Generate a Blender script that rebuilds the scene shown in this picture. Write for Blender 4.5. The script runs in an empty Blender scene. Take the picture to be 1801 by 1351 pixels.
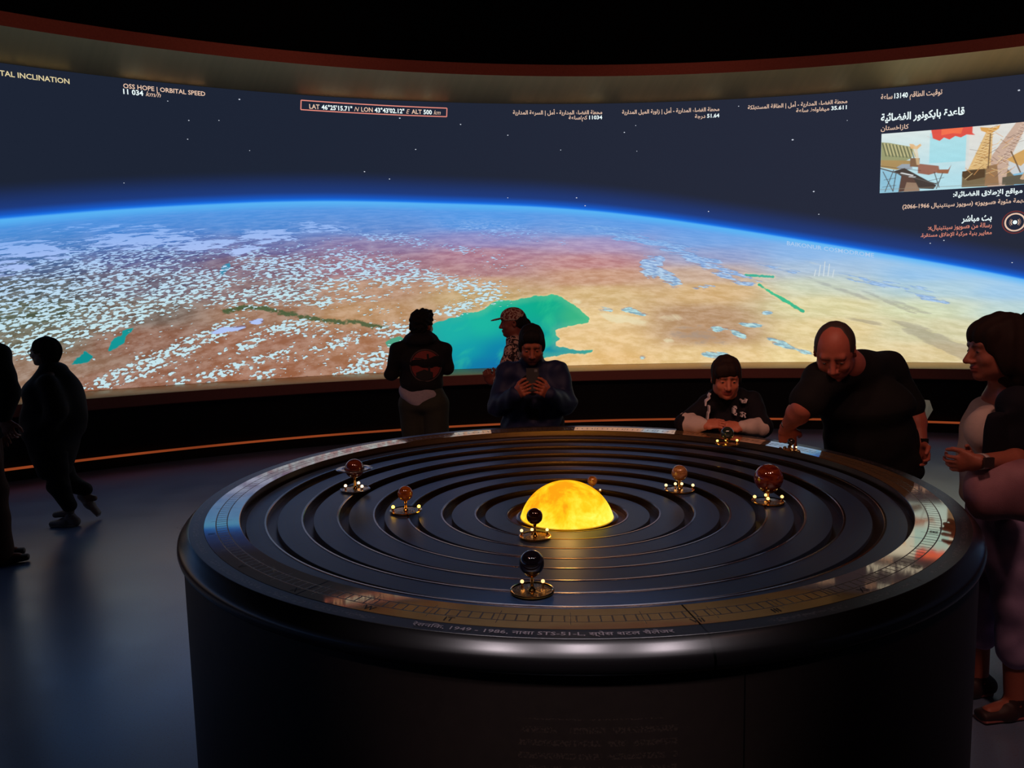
import bpy, math, random
import numpy as np
from mathutils import Vector, Matrix

S = bpy.context.scene
COL = S.collection
rng = np.random.default_rng(7)

# ------------------------------------------------------------------ camera
CAMZ = 1.72
PITCH, ROLL, FPX = .1132, -.0213, 1353.28
_cp, _sp = math.cos(PITCH), math.sin(PITCH)
FW = np.array([0, _cp, -_sp]); _up = np.array([0, _sp, _cp]); _rt = np.array([1., 0, 0])
RT = math.cos(ROLL)*_rt + math.sin(ROLL)*_up
UP = -math.sin(ROLL)*_rt + math.cos(ROLL)*_up
cam = bpy.data.cameras.new('camera'); co = bpy.data.objects.new('camera', cam); COL.objects.link(co)
cam.sensor_width = 36; cam.lens = 36*FPX/1801; cam.clip_start = .05
co.matrix_world = Matrix(((RT[0], UP[0], -FW[0], 0), (RT[1], UP[1], -FW[1], 0), (RT[2], UP[2], -FW[2], CAMZ), (0, 0, 0, 1)))
S.camera = co
# ------------------------------------------------------------------ view + world
S.view_settings.view_transform = 'Standard'; S.view_settings.look = 'None'
S.view_settings.gamma = 1; S.view_settings.use_curve_mapping = False
S.view_settings.exposure = 0.0
S.cycles.use_denoising = True
S.cycles.sample_clamp_indirect = 4
w = bpy.data.worlds.new('world'); S.world = w; w.use_nodes = True
w.node_tree.nodes['Background'].inputs[0].default_value = (.5, .45, .5, 1)
w.node_tree.nodes['Background'].inputs[1].default_value = .0008
# ------------------------------------------------------------------ room lamps (ceiling spots and added fascia spots)
def spot(x, y, z, tx, ty, tz, col, e, size=60, rad=.1, blend=.6):
    l = bpy.data.lights.new('ceiling_or_added_spot', 'SPOT'); o = bpy.data.objects.new('ceiling_or_added_spot', l); COL.objects.link(o)
    l.color = col; l.energy = e; l.spot_size = math.radians(size); l.spot_blend = blend; l.shadow_soft_size = rad
    o.location = (x, y, z)
    o.rotation_euler = (Vector((tx, ty, tz))-Vector((x, y, z))).to_track_quat('-Z', 'Y').to_euler()
    return o
# three pale downlights over the near rim of the table, warm red ones washing the room
for xx, yy in ((-1.15, -.15), (.17, -.05), (1.5, -.15)):
    spot(xx, yy, 4.7, xx*.14+.10, 1.56, .95, (1, .86, .92), 150, 12, .13)
# unseen spots added mid-room, standing in for the red uplight on the fascia
for az in (-62, -36, -10, 16, 42):
    spot(1.42, -.7, 4.85, 1.42+9*math.sin(math.radians(az)), -.7+9*math.cos(math.radians(az)), 4.3, (1, .62, .50), 200, 44, .1, .9)
for (x, y, tx, ty, e) in ((-1.6, .6, .3, 4.6, 55), (1.2, .2, 1.5, 4.2, 75), (.2, .6, 0, 5.5, 50), (2.4, .8, 1.6, 3.2, 12)):
    spot(x, y, 4.7, tx, ty, 1.0, (1, .46, .33), e*2.2, 55, .2)

# ------------------------------------------------------------------ places
TX, TY = .2049, 2.9483                       # centre of the table
WX, WY, WR = 1.4245, -.7154, 10.394          # centre and radius of the curved wall
ZT, ZB, ZPB, ZLED = 4.027, .778, .842, .131  # top of screen, ledge, bottom of picture, light strip

def ray(x, y):
    return FW + RT*(x-900.5)/FPX + UP*(675.5-y)/FPX
def atz(x, y, z):
    d = ray(x, y); return np.array([0, 0, CAMZ]) + d*(z-CAMZ)/d[2]
def A(x, y, Y):
    d = ray(x, y); return np.array([0, 0, CAMZ]) + d*Y/d[1]
def wall_pt(x, y, R=WR):
    d = ray(x, y); a = d[0]**2+d[1]**2; b = -2*(d[0]*WX+d[1]*WY); c = WX*WX+WY*WY-R*R
    return np.array([0, 0, CAMZ]) + d*(-b+math.sqrt(b*b-4*a*c))/2/a
def film(x, y):                               # point on the screen -> (arc length, height)
    p = wall_pt(x, y); return math.atan2(p[0]-WX, p[1]-WY)*WR, p[2]
def film_scale(x, y):                         # metres on the screen per picture unit there
    p = film(x-4, y); q = film(x+4, y); p2 = film(x, y-4); q2 = film(x, y+4)
    return abs(q[0]-p[0])/8, abs(q2[1]-p2[1])/8
def on_wall(s, z, off=0.):
    t = s/WR; R = WR-off
    return np.stack([WX+R*np.sin(t), WY+R*np.cos(t), z+0*t], -1)

def lin(c):
    c = np.asarray(c, float)/255.
    return np.where(c <= .04045, c/12.92, ((c+.055)/1.055)**2.4)

# ------------------------------------------------------------------ object helpers
def link(name, me, mat=None, parent=None):
    o = bpy.data.objects.new(name, me); COL.objects.link(o)
    if mat is not None and me is not None and not me.materials:
        for m_ in (mat if isinstance(mat, (list, tuple)) else [mat]): me.materials.append(m_)
    if parent is not None:
        o.parent = parent
        o.matrix_parent_inverse = Matrix.Translation(-Vector(world_loc(parent)))
    return o
def world_loc(o):
    v = Vector(o.location)
    return v                                   # every parent here is itself placed in world terms
def tag(o, label=None, cat=None, group=None, kind=None):
    if label: o['label'] = label
    if cat: o['category'] = cat
    if group: o['group'] = group
    if kind: o['kind'] = kind
    return o
def thing(name, label, cat, loc=(0, 0, 0), group=None):
    o = bpy.data.objects.new(name, None); COL.objects.link(o); o.location = loc; o.empty_display_size = .1
    return tag(o, label, cat, group)
def mesh(v, f, smooth=True, name='m'):
    me = bpy.data.meshes.new(name)
    me.from_pydata([tuple(map(float, p)) for p in v], [], [tuple(map(int, q)) for q in f])
    if smooth: me.polygons.foreach_set('use_smooth', [True]*len(me.polygons))
    me.update(); return me
def mesh_np(v, quads, smooth=True):
    me = bpy.data.meshes.new('m'); n = len(v); m_ = len(quads)
    me.vertices.add(n); me.vertices.foreach_set('co', np.asarray(v, np.float32).ravel())
    me.loops.add(4*m_); me.loops.foreach_set('vertex_index', np.asarray(quads, np.int32).ravel())
    me.polygons.add(m_); me.polygons.foreach_set('loop_start', np.arange(0, 4*m_, 4, dtype=np.int32))
    me.polygons.foreach_set('loop_total', np.full(m_, 4, np.int32))
    me.update(calc_edges=True)
    if smooth: me.polygons.foreach_set('use_smooth', np.ones(m_, bool))
    return me
def lathe(prof, n=96, c=(0, 0, 0), a0=0., a1=2*math.pi, smooth=True, closed=False):
    full = abs(a1-a0-2*math.pi) < 1e-6
    m_ = n if full else n+1
    t = a0+(a1-a0)*np.arange(m_)/n
    P = np.array(prof, float); k = len(P)
    v = np.stack([c[0]+P[None, :, 0]*np.cos(t)[:, None], c[1]+P[None, :, 0]*np.sin(t)[:, None], c[2]+P[None, :, 1]+0*t[:, None]], -1).reshape(-1, 3)
    q = []
    for i in range(n):
        j = (i+1) % m_ if full else i+1
        for a in range(k if closed else k-1):
            b = (a+1) % k
            q.append((i*k+a, j*k+a, j*k+b, i*k+b))
    me = mesh_np(v, q, smooth)
    return me
def sharp(me, ang=35):
    try: me.set_sharp_from_angle(angle=math.radians(ang))
    except Exception: pass
    return me
def tube(pts, r, n=8):
    pts = [Vector(p) for p in pts]; v = []; f = []
    for i, p in enumerate(pts):
        d = (pts[min(i+1, len(pts)-1)]-pts[max(i-1, 0)]).normalized()
        u = d.orthogonal().normalized(); w_ = d.cross(u)
        rr = r[i] if isinstance(r, (list, tuple)) else r
        for k in range(n):
            a = 2*math.pi*k/n; v.append(p+u*rr*math.cos(a)+w_*rr*math.sin(a))
    for i in range(len(pts)-1):
        for k in range(n):
            f.append((i*n+k, i*n+(k+1) % n, (i+1)*n+(k+1) % n, (i+1)*n+k))
    f.append(tuple(range(n))[::-1]); f.append(tuple((len(pts)-1)*n+k for k in range(n)))
    return mesh(v, f)
def box(c, s, R=None, bev=.0):
    v = []
    for i in (-1, 1):
        for j in (-1, 1):
            for k in (-1, 1):
                p = Vector((i*s[0]/2, j*s[1]/2, k*s[2]/2)); v.append(Vector(c)+(R @ p if R else p))
    return mesh(v, [(0, 1, 3, 2), (4, 6, 7, 5), (0, 4, 5, 1), (2, 3, 7, 6), (0, 2, 6, 4), (1, 5, 7, 3)], False)

# ------------------------------------------------------------------ node helpers
class NT:
    def __init__(s, name):
        s.m = bpy.data.materials.new(name); s.m.use_nodes = True; s.t = s.m.node_tree; s.t.nodes.clear()
        s.out = s.t.nodes.new('ShaderNodeOutputMaterial')
    def n(s, typ, **kw):
        x = s.t.nodes.new(typ)
        for k, v in kw.items(): setattr(x, k, v)
        return x
    def set(s, sock, v):
        if isinstance(v, bpy.types.NodeSocket): s.t.links.new(v, sock)
        elif v is not None:
            try: sock.default_value = v
            except Exception: sock.default_value = tuple(v)+(1,)
    def math(s, op, a, b=None, c=None, clamp=False):
        x = s.n('ShaderNodeMath', operation=op, use_clamp=clamp); s.set(x.inputs[0], a)
        if b is not None: s.set(x.inputs[1], b)
        if c is not None: s.set(x.inputs[2], c)
        return x.outputs[0]
    def vmath(s, op, a, b=None, sc=None):
        x = s.n('ShaderNodeVectorMath', operation=op); s.set(x.inputs[0], a)
        if b is not None: s.set(x.inputs[1], b)
        if sc is not None: s.set(x.inputs[3], sc)
        return x.outputs[0]
    def mix(s, f, a, b, mode='MIX'):
        x = s.n('ShaderNodeMix', data_type='RGBA', blend_type=mode); x.clamp_factor = True
        s.set(x.inputs[0], f); s.set(x.inputs[6], a); s.set(x.inputs[7], b); return x.outputs[2]
    def noise(s, vec, scale=1., detail=2., rough=.5, dist=0.):
        x = s.n('ShaderNodeTexNoise'); s.set(x.inputs['Vector'], vec); s.set(x.inputs['Scale'], scale)
        s.set(x.inputs['Detail'], detail); s.set(x.inputs['Roughness'], rough); s.set(x.inputs['Distortion'], dist); return x.outputs['Fac']
    def ss(s, v, a, b, lo=0., hi=1.):
        x = s.n('ShaderNodeMapRange', interpolation_type='SMOOTHSTEP'); s.set(x.inputs[0], v); s.set(x.inputs[1], a); s.set(x.inputs[2], b)
        s.set(x.inputs[3], lo); s.set(x.inputs[4], hi); return x.outputs[0]
    def attr(s, name, out='Fac'):
        x = s.n('ShaderNodeAttribute', attribute_name=name); return x.outputs[out]
    def xyz(s, v):
        x = s.n('ShaderNodeSeparateXYZ'); s.set(x.inputs[0], v); return x.outputs
    def comb(s, x_, y_, z_=0.):
        x = s.n('ShaderNodeCombineXYZ'); s.set(x.inputs[0], x_); s.set(x.inputs[1], y_); s.set(x.inputs[2], z_); return x.outputs[0]
    def map(s, v, sc=(1, 1, 1), rot=(0, 0, 0), loc=(0, 0, 0)):
        x = s.n('ShaderNodeMapping'); s.set(x.inputs[0], v); x.inputs['Scale'].default_value = sc; x.inputs['Rotation'].default_value = rot; x.inputs['Location'].default_value = loc
        return x.outputs[0]
    def obj(s): return s.n('ShaderNodeTexCoord').outputs['Object']
    def geo(s): return s.n('ShaderNodeNewGeometry').outputs['Position']
    def emit(s, col, st=1.):
        e = s.n('ShaderNodeEmission'); s.set(e.inputs[0], col); s.set(e.inputs[1], st); s.t.links.new(e.outputs[0], s.out.inputs[0]); return s.m
    def bsdf(s, col, rough=.5, metal=0., spec=.5, bump=None, bd=.01, **kw):
        p = s.n('ShaderNodeBsdfPrincipled'); s.set(p.inputs['Base Color'], col); s.set(p.inputs['Roughness'], rough)
        s.set(p.inputs['Metallic'], metal); s.set(p.inputs['Specular IOR Level'], spec)
        for k, v in kw.items(): s.set(p.inputs[k.replace('_', ' ')], v)
        if bump is not None:
            b = s.n('ShaderNodeBump'); b.inputs['Strength'].default_value = 1; b.inputs['Distance'].default_value = bd
            s.set(b.inputs['Height'], bump); s.t.links.new(b.outputs[0], p.inputs['Normal'])
        s.t.links.new(p.outputs[0], s.out.inputs[0]); return s.m
def rgb(*c): return tuple(lin(c))+(1,)
def simple(name, c, rough=.5, metal=0., spec=.5, var=.15, sc=30, bd=0., **kw):
    t = NT(name); col = rgb(*c)
    nz = t.noise(t.obj(), sc, 3)
    cc = t.mix(nz, tuple(x*(1-var) for x in col[:3])+(1,), tuple(x*(1+var) for x in col[:3])+(1,))
    return t.bsdf(cc, rough, metal, spec, nz if bd else None, bd, **kw)
M = {}
def glow(name, c, st=1.):
    if name not in M:
        t = NT(name); M[name] = t.emit(rgb(*c), st)
    return M[name]

# ------------------------------------------------------------------ room shell
t = NT('polished_floor_reflected_blue'); g = t.geo()
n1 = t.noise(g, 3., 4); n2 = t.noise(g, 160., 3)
c = t.mix(n1, rgb(92, 116, 154), rgb(110, 134, 170)); c = t.mix(t.ss(n2, .58, .68), c, rgb(96, 96, 100))  # blue base tint imitates the screen mirrored in the floor
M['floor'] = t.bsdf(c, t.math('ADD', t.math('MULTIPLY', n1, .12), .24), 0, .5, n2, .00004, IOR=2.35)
M['black'] = simple('matt_black_paint', (14, 13, 14), .8, 0, .2)
M['ceil'] = simple('black_ceiling_paint', (8, 8, 9), .95, 0, .05)
M['recess'] = simple('black_recess_cladding', (10, 8, 8), .7, 0, .25)
M['ledge'] = simple('brushed_bronze_ledge', (206, 174, 130), .45, .4, .5, .1)
M['ledge_front'] = simple('dark_bronze_fascia', (130, 70, 56), .6, .1, .4, .1)
t = NT('red_plaster_fascia'); nz = t.noise(t.geo(), 60., 4, .6)
M['fascia'] = t.bsdf(t.mix(nz, rgb(150, 66, 50), rgb(188, 92, 70)), .8, 0, .2, nz, .002)
t = NT('brushed_brass_soffit'); g = t.geo()
px_ = t.xyz(g); ang = t.math('ARCTAN2', t.math('SUBTRACT', px_[0], WX), t.math('SUBTRACT', px_[1], WY))
nz = t.noise(t.comb(t.math('MULTIPLY', ang, 40.), 0., 0.), 3., 3)
M['soffit'] = t.bsdf(t.mix(nz, rgb(196, 166, 98), rgb(226, 190, 118)), .50, .6, .5)

def arc(prof, th0, th1, n, smooth=True):       # profile of (radius, z) swept round the wall centre
    t_ = np.linspace(th0, th1, n+1); P = np.array(prof, float); k = len(P)
    v = np.stack([WX+P[None, :, 0]*np.sin(t_)[:, None], WY+P[None, :, 0]*np.cos(t_)[:, None], P[None, :, 1]+0*t_[:, None]], -1).reshape(-1, 3)
    q = [(i*k+a, (i+1)*k+a, (i+1)*k+a+1, i*k+a+1) for i in range(n) for a in range(k-1)]
    return mesh_np(v, q, smooth)
R0 = math.radians
fl = link('floor', mesh([(-14, -12, 0), (14, -12, 0), (14, 12, 0), (-14, 12, 0)], [(0, 1, 2, 3)], False), M['floor']); tag(fl, kind='structure')
ce = link('ceiling', mesh([(-14, -12, 5.2), (14, -12, 5.2), (14, 12, 5.2), (-14, 12, 5.2)], [(3, 2, 1, 0)], False), M['ceil']); tag(ce, kind='structure')
AR0, AR1 = R0(-112), R0(112)
o = link('wall_far', arc([(WR+.02, ZT+.02), (WR+.30, ZT+.02), (WR+.30, 5.2)], AR0, AR1, 128), M['black']); tag(o, kind='structure')
o = link('trim_1', sharp(arc([(WR+.05, ZT), (WR-1.1, ZT+.02)], AR0, AR1, 160)), M['soffit']); tag(o, kind='structure')
o = link('trim_2', sharp(arc([(WR-1.1, ZT+.02), (WR-1.1, 4.165), (WR-1.02, 4.165), (WR-1.02, 5.2)], AR0, AR1, 160)), M['fascia']); tag(o, kind='structure')
me = o.data
# upper drum of the ceiling is black
me.materials.append(M['ceil'])
pi_ = np.zeros(len(me.polygons), np.int32); pi_[1::3] = 1; pi_[2::3] = 1; me.polygons.foreach_set('material_index', pi_)
o = link('trim_3', sharp(arc([(WR+.03, ZPB), (WR-.02, ZPB-.004), (WR-.22, ZB+.022), (WR-.235, ZB+.008)], AR0, AR1, 160)), M['ledge']); tag(o, kind='structure')
o = link('trim_4', sharp(arc([(WR-.235, ZB+.008), (WR-.235, .672), (WR-.16, .655)], AR0, AR1, 160)), M['ledge_front']); tag(o, kind='structure')
o = link('wall_lower', sharp(arc([(WR-.16, .655), (WR-.08, .64), (WR+.02, .16), (WR+.02, 0)], AR0, AR1, 160)), M['recess']); tag(o, kind='structure')
t_ = R0(112)
o = link('wall_back', mesh([(-8.3, -4.6, 0), (11.2, -4.6, 0), (11.2, -4.6, 5.2), (-8.3, -4.6, 5.2)], [(0, 1, 2, 3)], False), M['black']); tag(o, kind='structure')
# light strip at the foot of the wall
t = NT('orange_light_strip'); nz = t.noise(t.geo(), 1.3, 2)
M['led'] = t.emit(t.mix(nz, rgb(120, 50, 24), rgb(176, 80, 40)), .75)
led = link('light_strip', arc([(WR-.01, ZLED+.012), (WR-.022, ZLED+.012), (WR-.022, ZLED-.012), (WR-.01, ZLED-.012)], R0(-60), R0(60), 160, False), M['led'])
tag(led, 'thin orange glowing light strip along the foot of the curved wall', 'light strip')

# ------------------------------------------------------------------ the projected picture
pxs = [(-160, 398), (-80, 392), (0, 385), (80, 377), (160, 371), (280, 363), (400, 357), (520, 353), (640, 353), (760, 357), (880, 360), (1000, 366),
       (1120, 378), (1250, 396), (1400, 420), (1550, 445), (1680, 467), (1801, 490), (1900, 512), (2050, 552)]
lim = np.array([film(x, y) for x, y in pxs])
lim_s, lim_z = lim[:, 0], lim[:, 1]
def limb(s):                                   # smooth curve through the horizon points
    z = np.interp(s, lim_s, lim_z)
    k = np.linspace(-.5, .5, 7)
    z = np.mean([np.interp(s+d, lim_s, lim_z) for d in k], 0)
    sl0 = (lim_z[1]-lim_z[0])/(lim_s[1]-lim_s[0]); sl1 = (lim_z[-1]-lim_z[-2])/(lim_s[-1]-lim_s[-2])
    z = np.where(s < lim_s[0], lim_z[0]+(s-lim_s[0])*sl0*1.0, z); z = np.where(s > lim_s[-1], lim_z[-1]+(s-lim_s[-1])*sl1, z)
    return np.maximum(z, .4)
cols = [(-60, 420, 70, 110, 175), (-60, 560, 85, 100, 80), (-60, 640, 150, 125, 105), (50, 425, 60, 100, 170), (50, 470, 62, 84, 130), (50, 505, 76, 88, 96), (50, 550, 78, 90, 70), (50, 600, 108, 104, 84), (50, 650, 150, 118, 96),
 (250, 410, 62, 104, 190), (250, 455, 80, 82, 140), (250, 500, 104, 96, 118), (250, 550, 118, 102, 92), (250, 600, 146, 98, 76), (250, 670, 152, 100, 76),
 (450, 400, 80, 124, 200), (450, 430, 104, 98, 158), (450, 470, 126, 100, 124), (450, 510, 136, 108, 112), (450, 550, 160, 116, 88), (450, 600, 160, 106, 80), (450, 665, 162, 104, 74),
 (650, 400, 100, 130, 200), (650, 430, 146, 118, 160), (650, 470, 158, 112, 134), (650, 510, 186, 142, 112), (650, 550, 192, 148, 104), (650, 600, 172, 118, 84), (650, 660, 168, 112, 78),
 (850, 392, 96, 150, 225), (850, 420, 156, 134, 186), (850, 450, 178, 124, 146), (850, 478, 178, 126, 136), (850, 498, 204, 164, 124), (850, 520, 200, 168, 112),
 (1050, 400, 128, 162, 222), (1050, 430, 190, 150, 178), (1050, 460, 194, 134, 138), (1050, 485, 204, 154, 124), (1050, 520, 220, 186, 128), (1050, 560, 240, 208, 150), (1050, 600, 240, 202, 140), (1050, 635, 240, 198, 130),
 (1250, 420, 150, 176, 224), (1250, 450, 168, 164, 194), (1250, 480, 206, 176, 154), (1250, 515, 220, 182, 126), (1230, 555, 186, 146, 106), (1250, 585, 190, 150, 112), (1250, 630, 240, 206, 144),
 (1450, 445, 166, 196, 234), (1450, 470, 194, 208, 216), (1450, 500, 216, 222, 190), (1450, 540, 228, 220, 168), (1450, 580, 236, 214, 156), (1450, 630, 246, 222, 158),
 (1650, 480, 136, 190, 236), (1650, 505, 192, 218, 214), (1650, 540, 222, 228, 184), (1650, 580, 220, 216, 174), (1650, 625, 230, 210, 158),
 (1800, 510, 160, 206, 236), (1800, 545, 206, 226, 206), (1800, 600, 228, 218, 176), (2000, 600, 200, 210, 190), (2000, 700, 220, 206, 160), (-400, 500, 90, 100, 120), (-400, 650, 150, 120, 96)]
SEA = [(762, 569), (790, 560), (805, 557), (816, 550), (838, 549), (853, 543), (862, 535), (877, 528), (906, 528), (925, 524), (941, 520), (958, 521), (970, 517), (985, 521), (997, 529), (1010, 536),
       (1021, 545), (1030, 553), (1037, 561), (1034, 568), (1018, 571), (1004, 573), (992, 576), (982, 579), (977, 582), (978, 590), (985, 596), (978, 602), (977, 608), (990, 611), (1005, 614), (1021, 617), (1030, 616), (1044, 615), (1040, 620), (1029, 623),
       (1012, 622), (997, 622), (980, 626), (960, 629), (945, 634), (920, 642), (890, 652), (875, 662), (870, 680), (728, 680), (735, 640), (745, 600)]
LAKES = [[(126, 641), (134, 630), (146, 622), (150, 616), (156, 622), (165, 627), (156, 636), (142, 641)],
         [(191, 617), (194, 604), (202, 594), (213, 591), (216, 581), (236, 576), (230, 585), (221, 592), (219, 604), (206, 612)],
         [(678, 602), (690, 594), (704, 592), (715, 598), (710, 606), (692, 612), (682, 610)],
         [(386, 478), (392, 468), (404, 462), (406, 470), (396, 480), (388, 486)]]
LINES = [((1312, 484), (1360, 487), 2.4), ((1335, 501), (1375, 526), 2.2), ((1372, 524), (1413, 548), 3.2)]
GREEN = [(395, 548), (430, 540), (470, 544), (510, 553), (560, 562), (600, 567), (628, 566), (655, 573), (680, 575)]
def poly_sdf(P, x, z):
    P = np.array(P); d = np.full(x.shape, 1e9); s = np.ones(x.shape)
    n = len(P)
    for i in range(n):
        a = P[i]; b = P[i-1]; e = b-a
        wx_ = x-a[0]; wz_ = z-a[1]; h = np.clip((wx_*e[0]+wz_*e[1])/(e@e), 0, 1)
        d = np.minimum(d, (wx_-e[0]*h)**2+(wz_-e[1]*h)**2)
        c1 = z >= a[1]; c2 = z < b[1]; c3 = e[0]*wz_ > e[1]*wx_
        s = np.where((c1 & c2 & c3) | (~c1 & ~c2 & ~c3), -s, s)
    return s*np.sqrt(d)
def seg_sdf(a, b, x, z):
    a = np.array(a); b = np.array(b); e = b-a; wx_ = x-a[0]; wz_ = z-a[1]
    h = np.clip((wx_*e[0]+wz_*e[1])/(e@e), 0, 1); return np.hypot(wx_-e[0]*h, wz_-e[1]*h)

s_lo, s_hi = -10.6, 8.8
s_main = np.arange(s_lo, s_hi, .0135)
s_all = np.concatenate([np.linspace(AR0*WR, s_lo, 90, endpoint=False), s_main, np.linspace(s_hi, AR1*WR, 90)])
z_all = np.linspace(ZPB, ZT, 232)
SS, ZZ = np.meshgrid(s_all, z_all, indexing='ij'); s = SS.ravel(); z = ZZ.ravel()
ns, nz_ = SS.shape
v = on_wall(s, z)
idx = np.arange(ns*nz_).reshape(ns, nz_)
q = np.stack([idx[:-1, :-1], idx[1:, :-1], idx[1:, 1:], idx[:-1, 1:]], -1).reshape(-1, 4)
me = mesh_np(v, q)
alt = limb(s)-z                                # metres below the horizon of the globe
base = np.zeros((len(s), 3)); wsum = np.zeros(len(s))
for (x, y, r_, g_, b_) in cols:
    cs, cz = film(x, y); ww = 1/((((s-cs)/.75)**2+((z-cz)/.17)**2)**2+.02)
    base += ww[:, None]*lin((r_, g_, b_)); wsum += ww
base /= wsum[:, None]
sea = poly_sdf([film(x, y) for x, y in SEA], s, z)
for L in LAKES: sea = np.minimum(sea, poly_sdf([film(x, y) for x, y in L], s, z))
for a, b, r_ in LINES: sea = np.minimum(sea, seg_sdf(film(*a), film(*b), s, z)-r_*.0062)
gr = np.full(len(s), 9.)
for i in range(len(GREEN)-1):
    gr = np.minimum(gr, seg_sdf(film(*GREEN[i]), film(*GREEN[i+1]), s, z))
def blobs(L, s=s, z=z):
    d = np.zeros(len(s))
    for (x, y, rx, ry, a, wt) in L:
        cs, cz = film(x, y); m1, m2 = film_scale(x, y)
        ds = (s-cs)/m1; dz = (z-cz)/m2; a = R0(a); u = ds*math.cos(a)+dz*math.sin(a); v_ = -ds*math.sin(a)+dz*math.cos(a)
        d = np.maximum(d, wt*np.exp(-((u/rx)**2+(v_/ry)**2)**1.3))
    return d
seacol = np.zeros((len(s), 3)); wsum = np.zeros(len(s))
for (x, y, r_, g_, b_) in [(960, 540, 14, 172, 138), (1015, 556, 60, 182, 130), (900, 545, 12, 176, 146), (850, 570, 30, 184, 160), (800, 585, 28, 176, 166), (820, 620, 20, 160, 170), (780, 650, 18, 140, 160), (880, 620, 14, 130, 170), (880, 645, 18, 100, 166),
                           (840, 645, 16, 112, 165), (985, 610, 20, 135, 160), (1030, 617, 30, 130, 150), (950, 590, 12, 160, 150), (200, 600, 22, 150, 150), (150, 630, 16, 140, 140), (400, 500, 60, 140, 175), (690, 600, 80, 160, 130), (1380, 520, 26, 168, 134), (1580, 572, 90, 135, 110)]:
    cs, cz = film(x, y); ww = 1/(((s-cs)**2+((z-cz)*1.4)**2)**1.5+.004)
    seacol += ww[:, None]*lin((r_, g_, b_)); wsum += ww
seacol /= wsum[:, None]
popc = blobs([(180, 470, 300, 60, 6, .9), (100, 530, 260, 70, 8, 1.05), (330, 510, 150, 40, 14, 1.05), (200, 560, 190, 28, 14, 1.05), (60, 600, 110, 40, 4, 1.0), (520, 480, 160, 44, -14, 1.0), (640, 470, 130, 34, -18, .95), (480, 520, 150, 26, 4, 1.0),
              (740, 480, 110, 22, -22, .9), (820, 505, 90, 26, -8, .92), (860, 520, 46, 24, 12, .95), (800, 545, 60, 14, 14, .95), (620, 525, 90, 14, 2, .72), (660, 545, 70, 14, 0, .62), (560, 530, 60, 18, 0, .85), (700, 420, 120, 14, -6, .8), (860, 395, 130, 26, -8, .85),
              (240, 650, 130, 22, 20, 1.05), (330, 610, 130, 20, 24, 1.05), (180, 675, 70, 16, 14, 1.0), (420, 645, 130, 14, 16, .95), (450, 600, 110, 14, 18, .85), (520, 575, 90, 18, 6, .95), (600, 600, 90, 22, 14, .72), (640, 640, 80, 28, 14, .98), (560, 585, 60, 14, 0, .8),
              (700, 580, 60, 20, 10, 1.0), (340, 665, 110, 10, 12, .9), (470, 660, 60, 14, 10, .85), (250, 600, 120, 14, 18, .5), (740, 600, 40, 30, 0, .9), (1000, 440, 60, 10, -10, .3), (880, 468, 60, 10, 0, .6), (820, 440, 90, 12, -12, .7), (990, 430, 16, 6, 0, .8), (500, 640, 220, 50, 10, .45), (320, 640, 260, 60, 10, .45)])
flat = blobs([(40, 440, 150, 26, 0, 1.0), (10, 470, 60, 18, 0, 1.0), (250, 420, 170, 26, 4, .98), (360, 430, 100, 16, 6, 1.0), (470, 415, 90, 20, 4, 1.0), (560, 400, 100, 16, 0, .85), (430, 440, 60, 10, 10, 1.), (180, 400, 200, 10, 3, .8), (590, 402, 60, 10, 0, .9),
              (415, 577, 26, 7, 10, 1.1), (395, 580, 30, 6, 10, 1.1), (452, 565, 24, 7, 6, 1.1), (1145, 470, 22, 26, 40, 1.15), (1175, 488, 34, 13, -35, 1.15), (1160, 460, 14, 18, 0, 1.1), (1140, 425, 130, 12, -12, .95), (1240, 462, 120, 15, -22, .95), (1060, 402, 120, 8, -8, .8),
              (1290, 490, 70, 12, -20, .8), (1360, 470, 70, 8, -14, .7), (1300, 590, 22, 8, -20, .95), (1320, 572, 30, 6, -6, .95), (1262, 580, 20, 8, 0, .85), (1260, 625, 34, 9, 0, .95), (1375, 605, 46, 8, -22, .95), (1410, 617, 26, 6, -14, .9), (1350, 550, 14, 5, 0, .9), (1240, 505, 30, 6, 0, .8), (1560, 500, 120, 10, -12, .8), (1640, 525, 60, 10, -14, .75),
              (1065, 545, 20, 7, -8, .9), (1115, 548, 30, 9, -14, .95), (1130, 628, 10, 8, 0, .8), (1165, 622, 10, 5, 0, .8)])
ridge = blobs([(1660, 605, 100, 14, -24, 1.0), (1610, 578, 60, 5, -18, .9), (1700, 620, 80, 16, -18, .9), (1520, 565, 40, 4, -12, .8), (1600, 540, 60, 5, -20, .6), (1480, 510, 110, 5, -20, .6), (1560, 530, 70, 4, -24, .7), (1230, 590, 70, 26, -10, .5), (1050, 608, 40, 6, 0, .3)])
pale = blobs([(1100, 560, 60, 14, -12, .8), (1170, 590, 16, 30, 30, .6), (1020, 540, 40, 14, -30, .6), (1490, 600, 80, 10, -14, .5), (1180, 560, 30, 12, 0, .7), (1440, 470, 50, 12, -20, .5)])
warm = blobs([(740, 510, 90, 30, 0, .0)])
def fattr(me, name, a):
    x = me.attributes.new(name, 'FLOAT', 'POINT'); x.data.foreach_set('value', np.asarray(a, np.float32).ravel())
def cattr(me, name, a):
    x = me.attributes.new(name, 'FLOAT_COLOR', 'POINT'); a4 = np.ones((len(a), 4), np.float32); a4[:, :3] = a; x.data.foreach_set('color', a4.ravel())
def vattr(me, name, a):
    x = me.attributes.new(name, 'FLOAT_VECTOR', 'POINT'); x.data.foreach_set('vector', np.asarray(a, np.float32).ravel())
cattr(me, 'land', base); cattr(me, 'water', seacol)
fattr(me, 'alt', alt); fattr(me, 'sea', sea); fattr(me, 'river', gr); fattr(me, 'popcorn', popc); fattr(me, 'flatcloud', flat); fattr(me, 'ridge', ridge); fattr(me, 'pale', pale)
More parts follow.
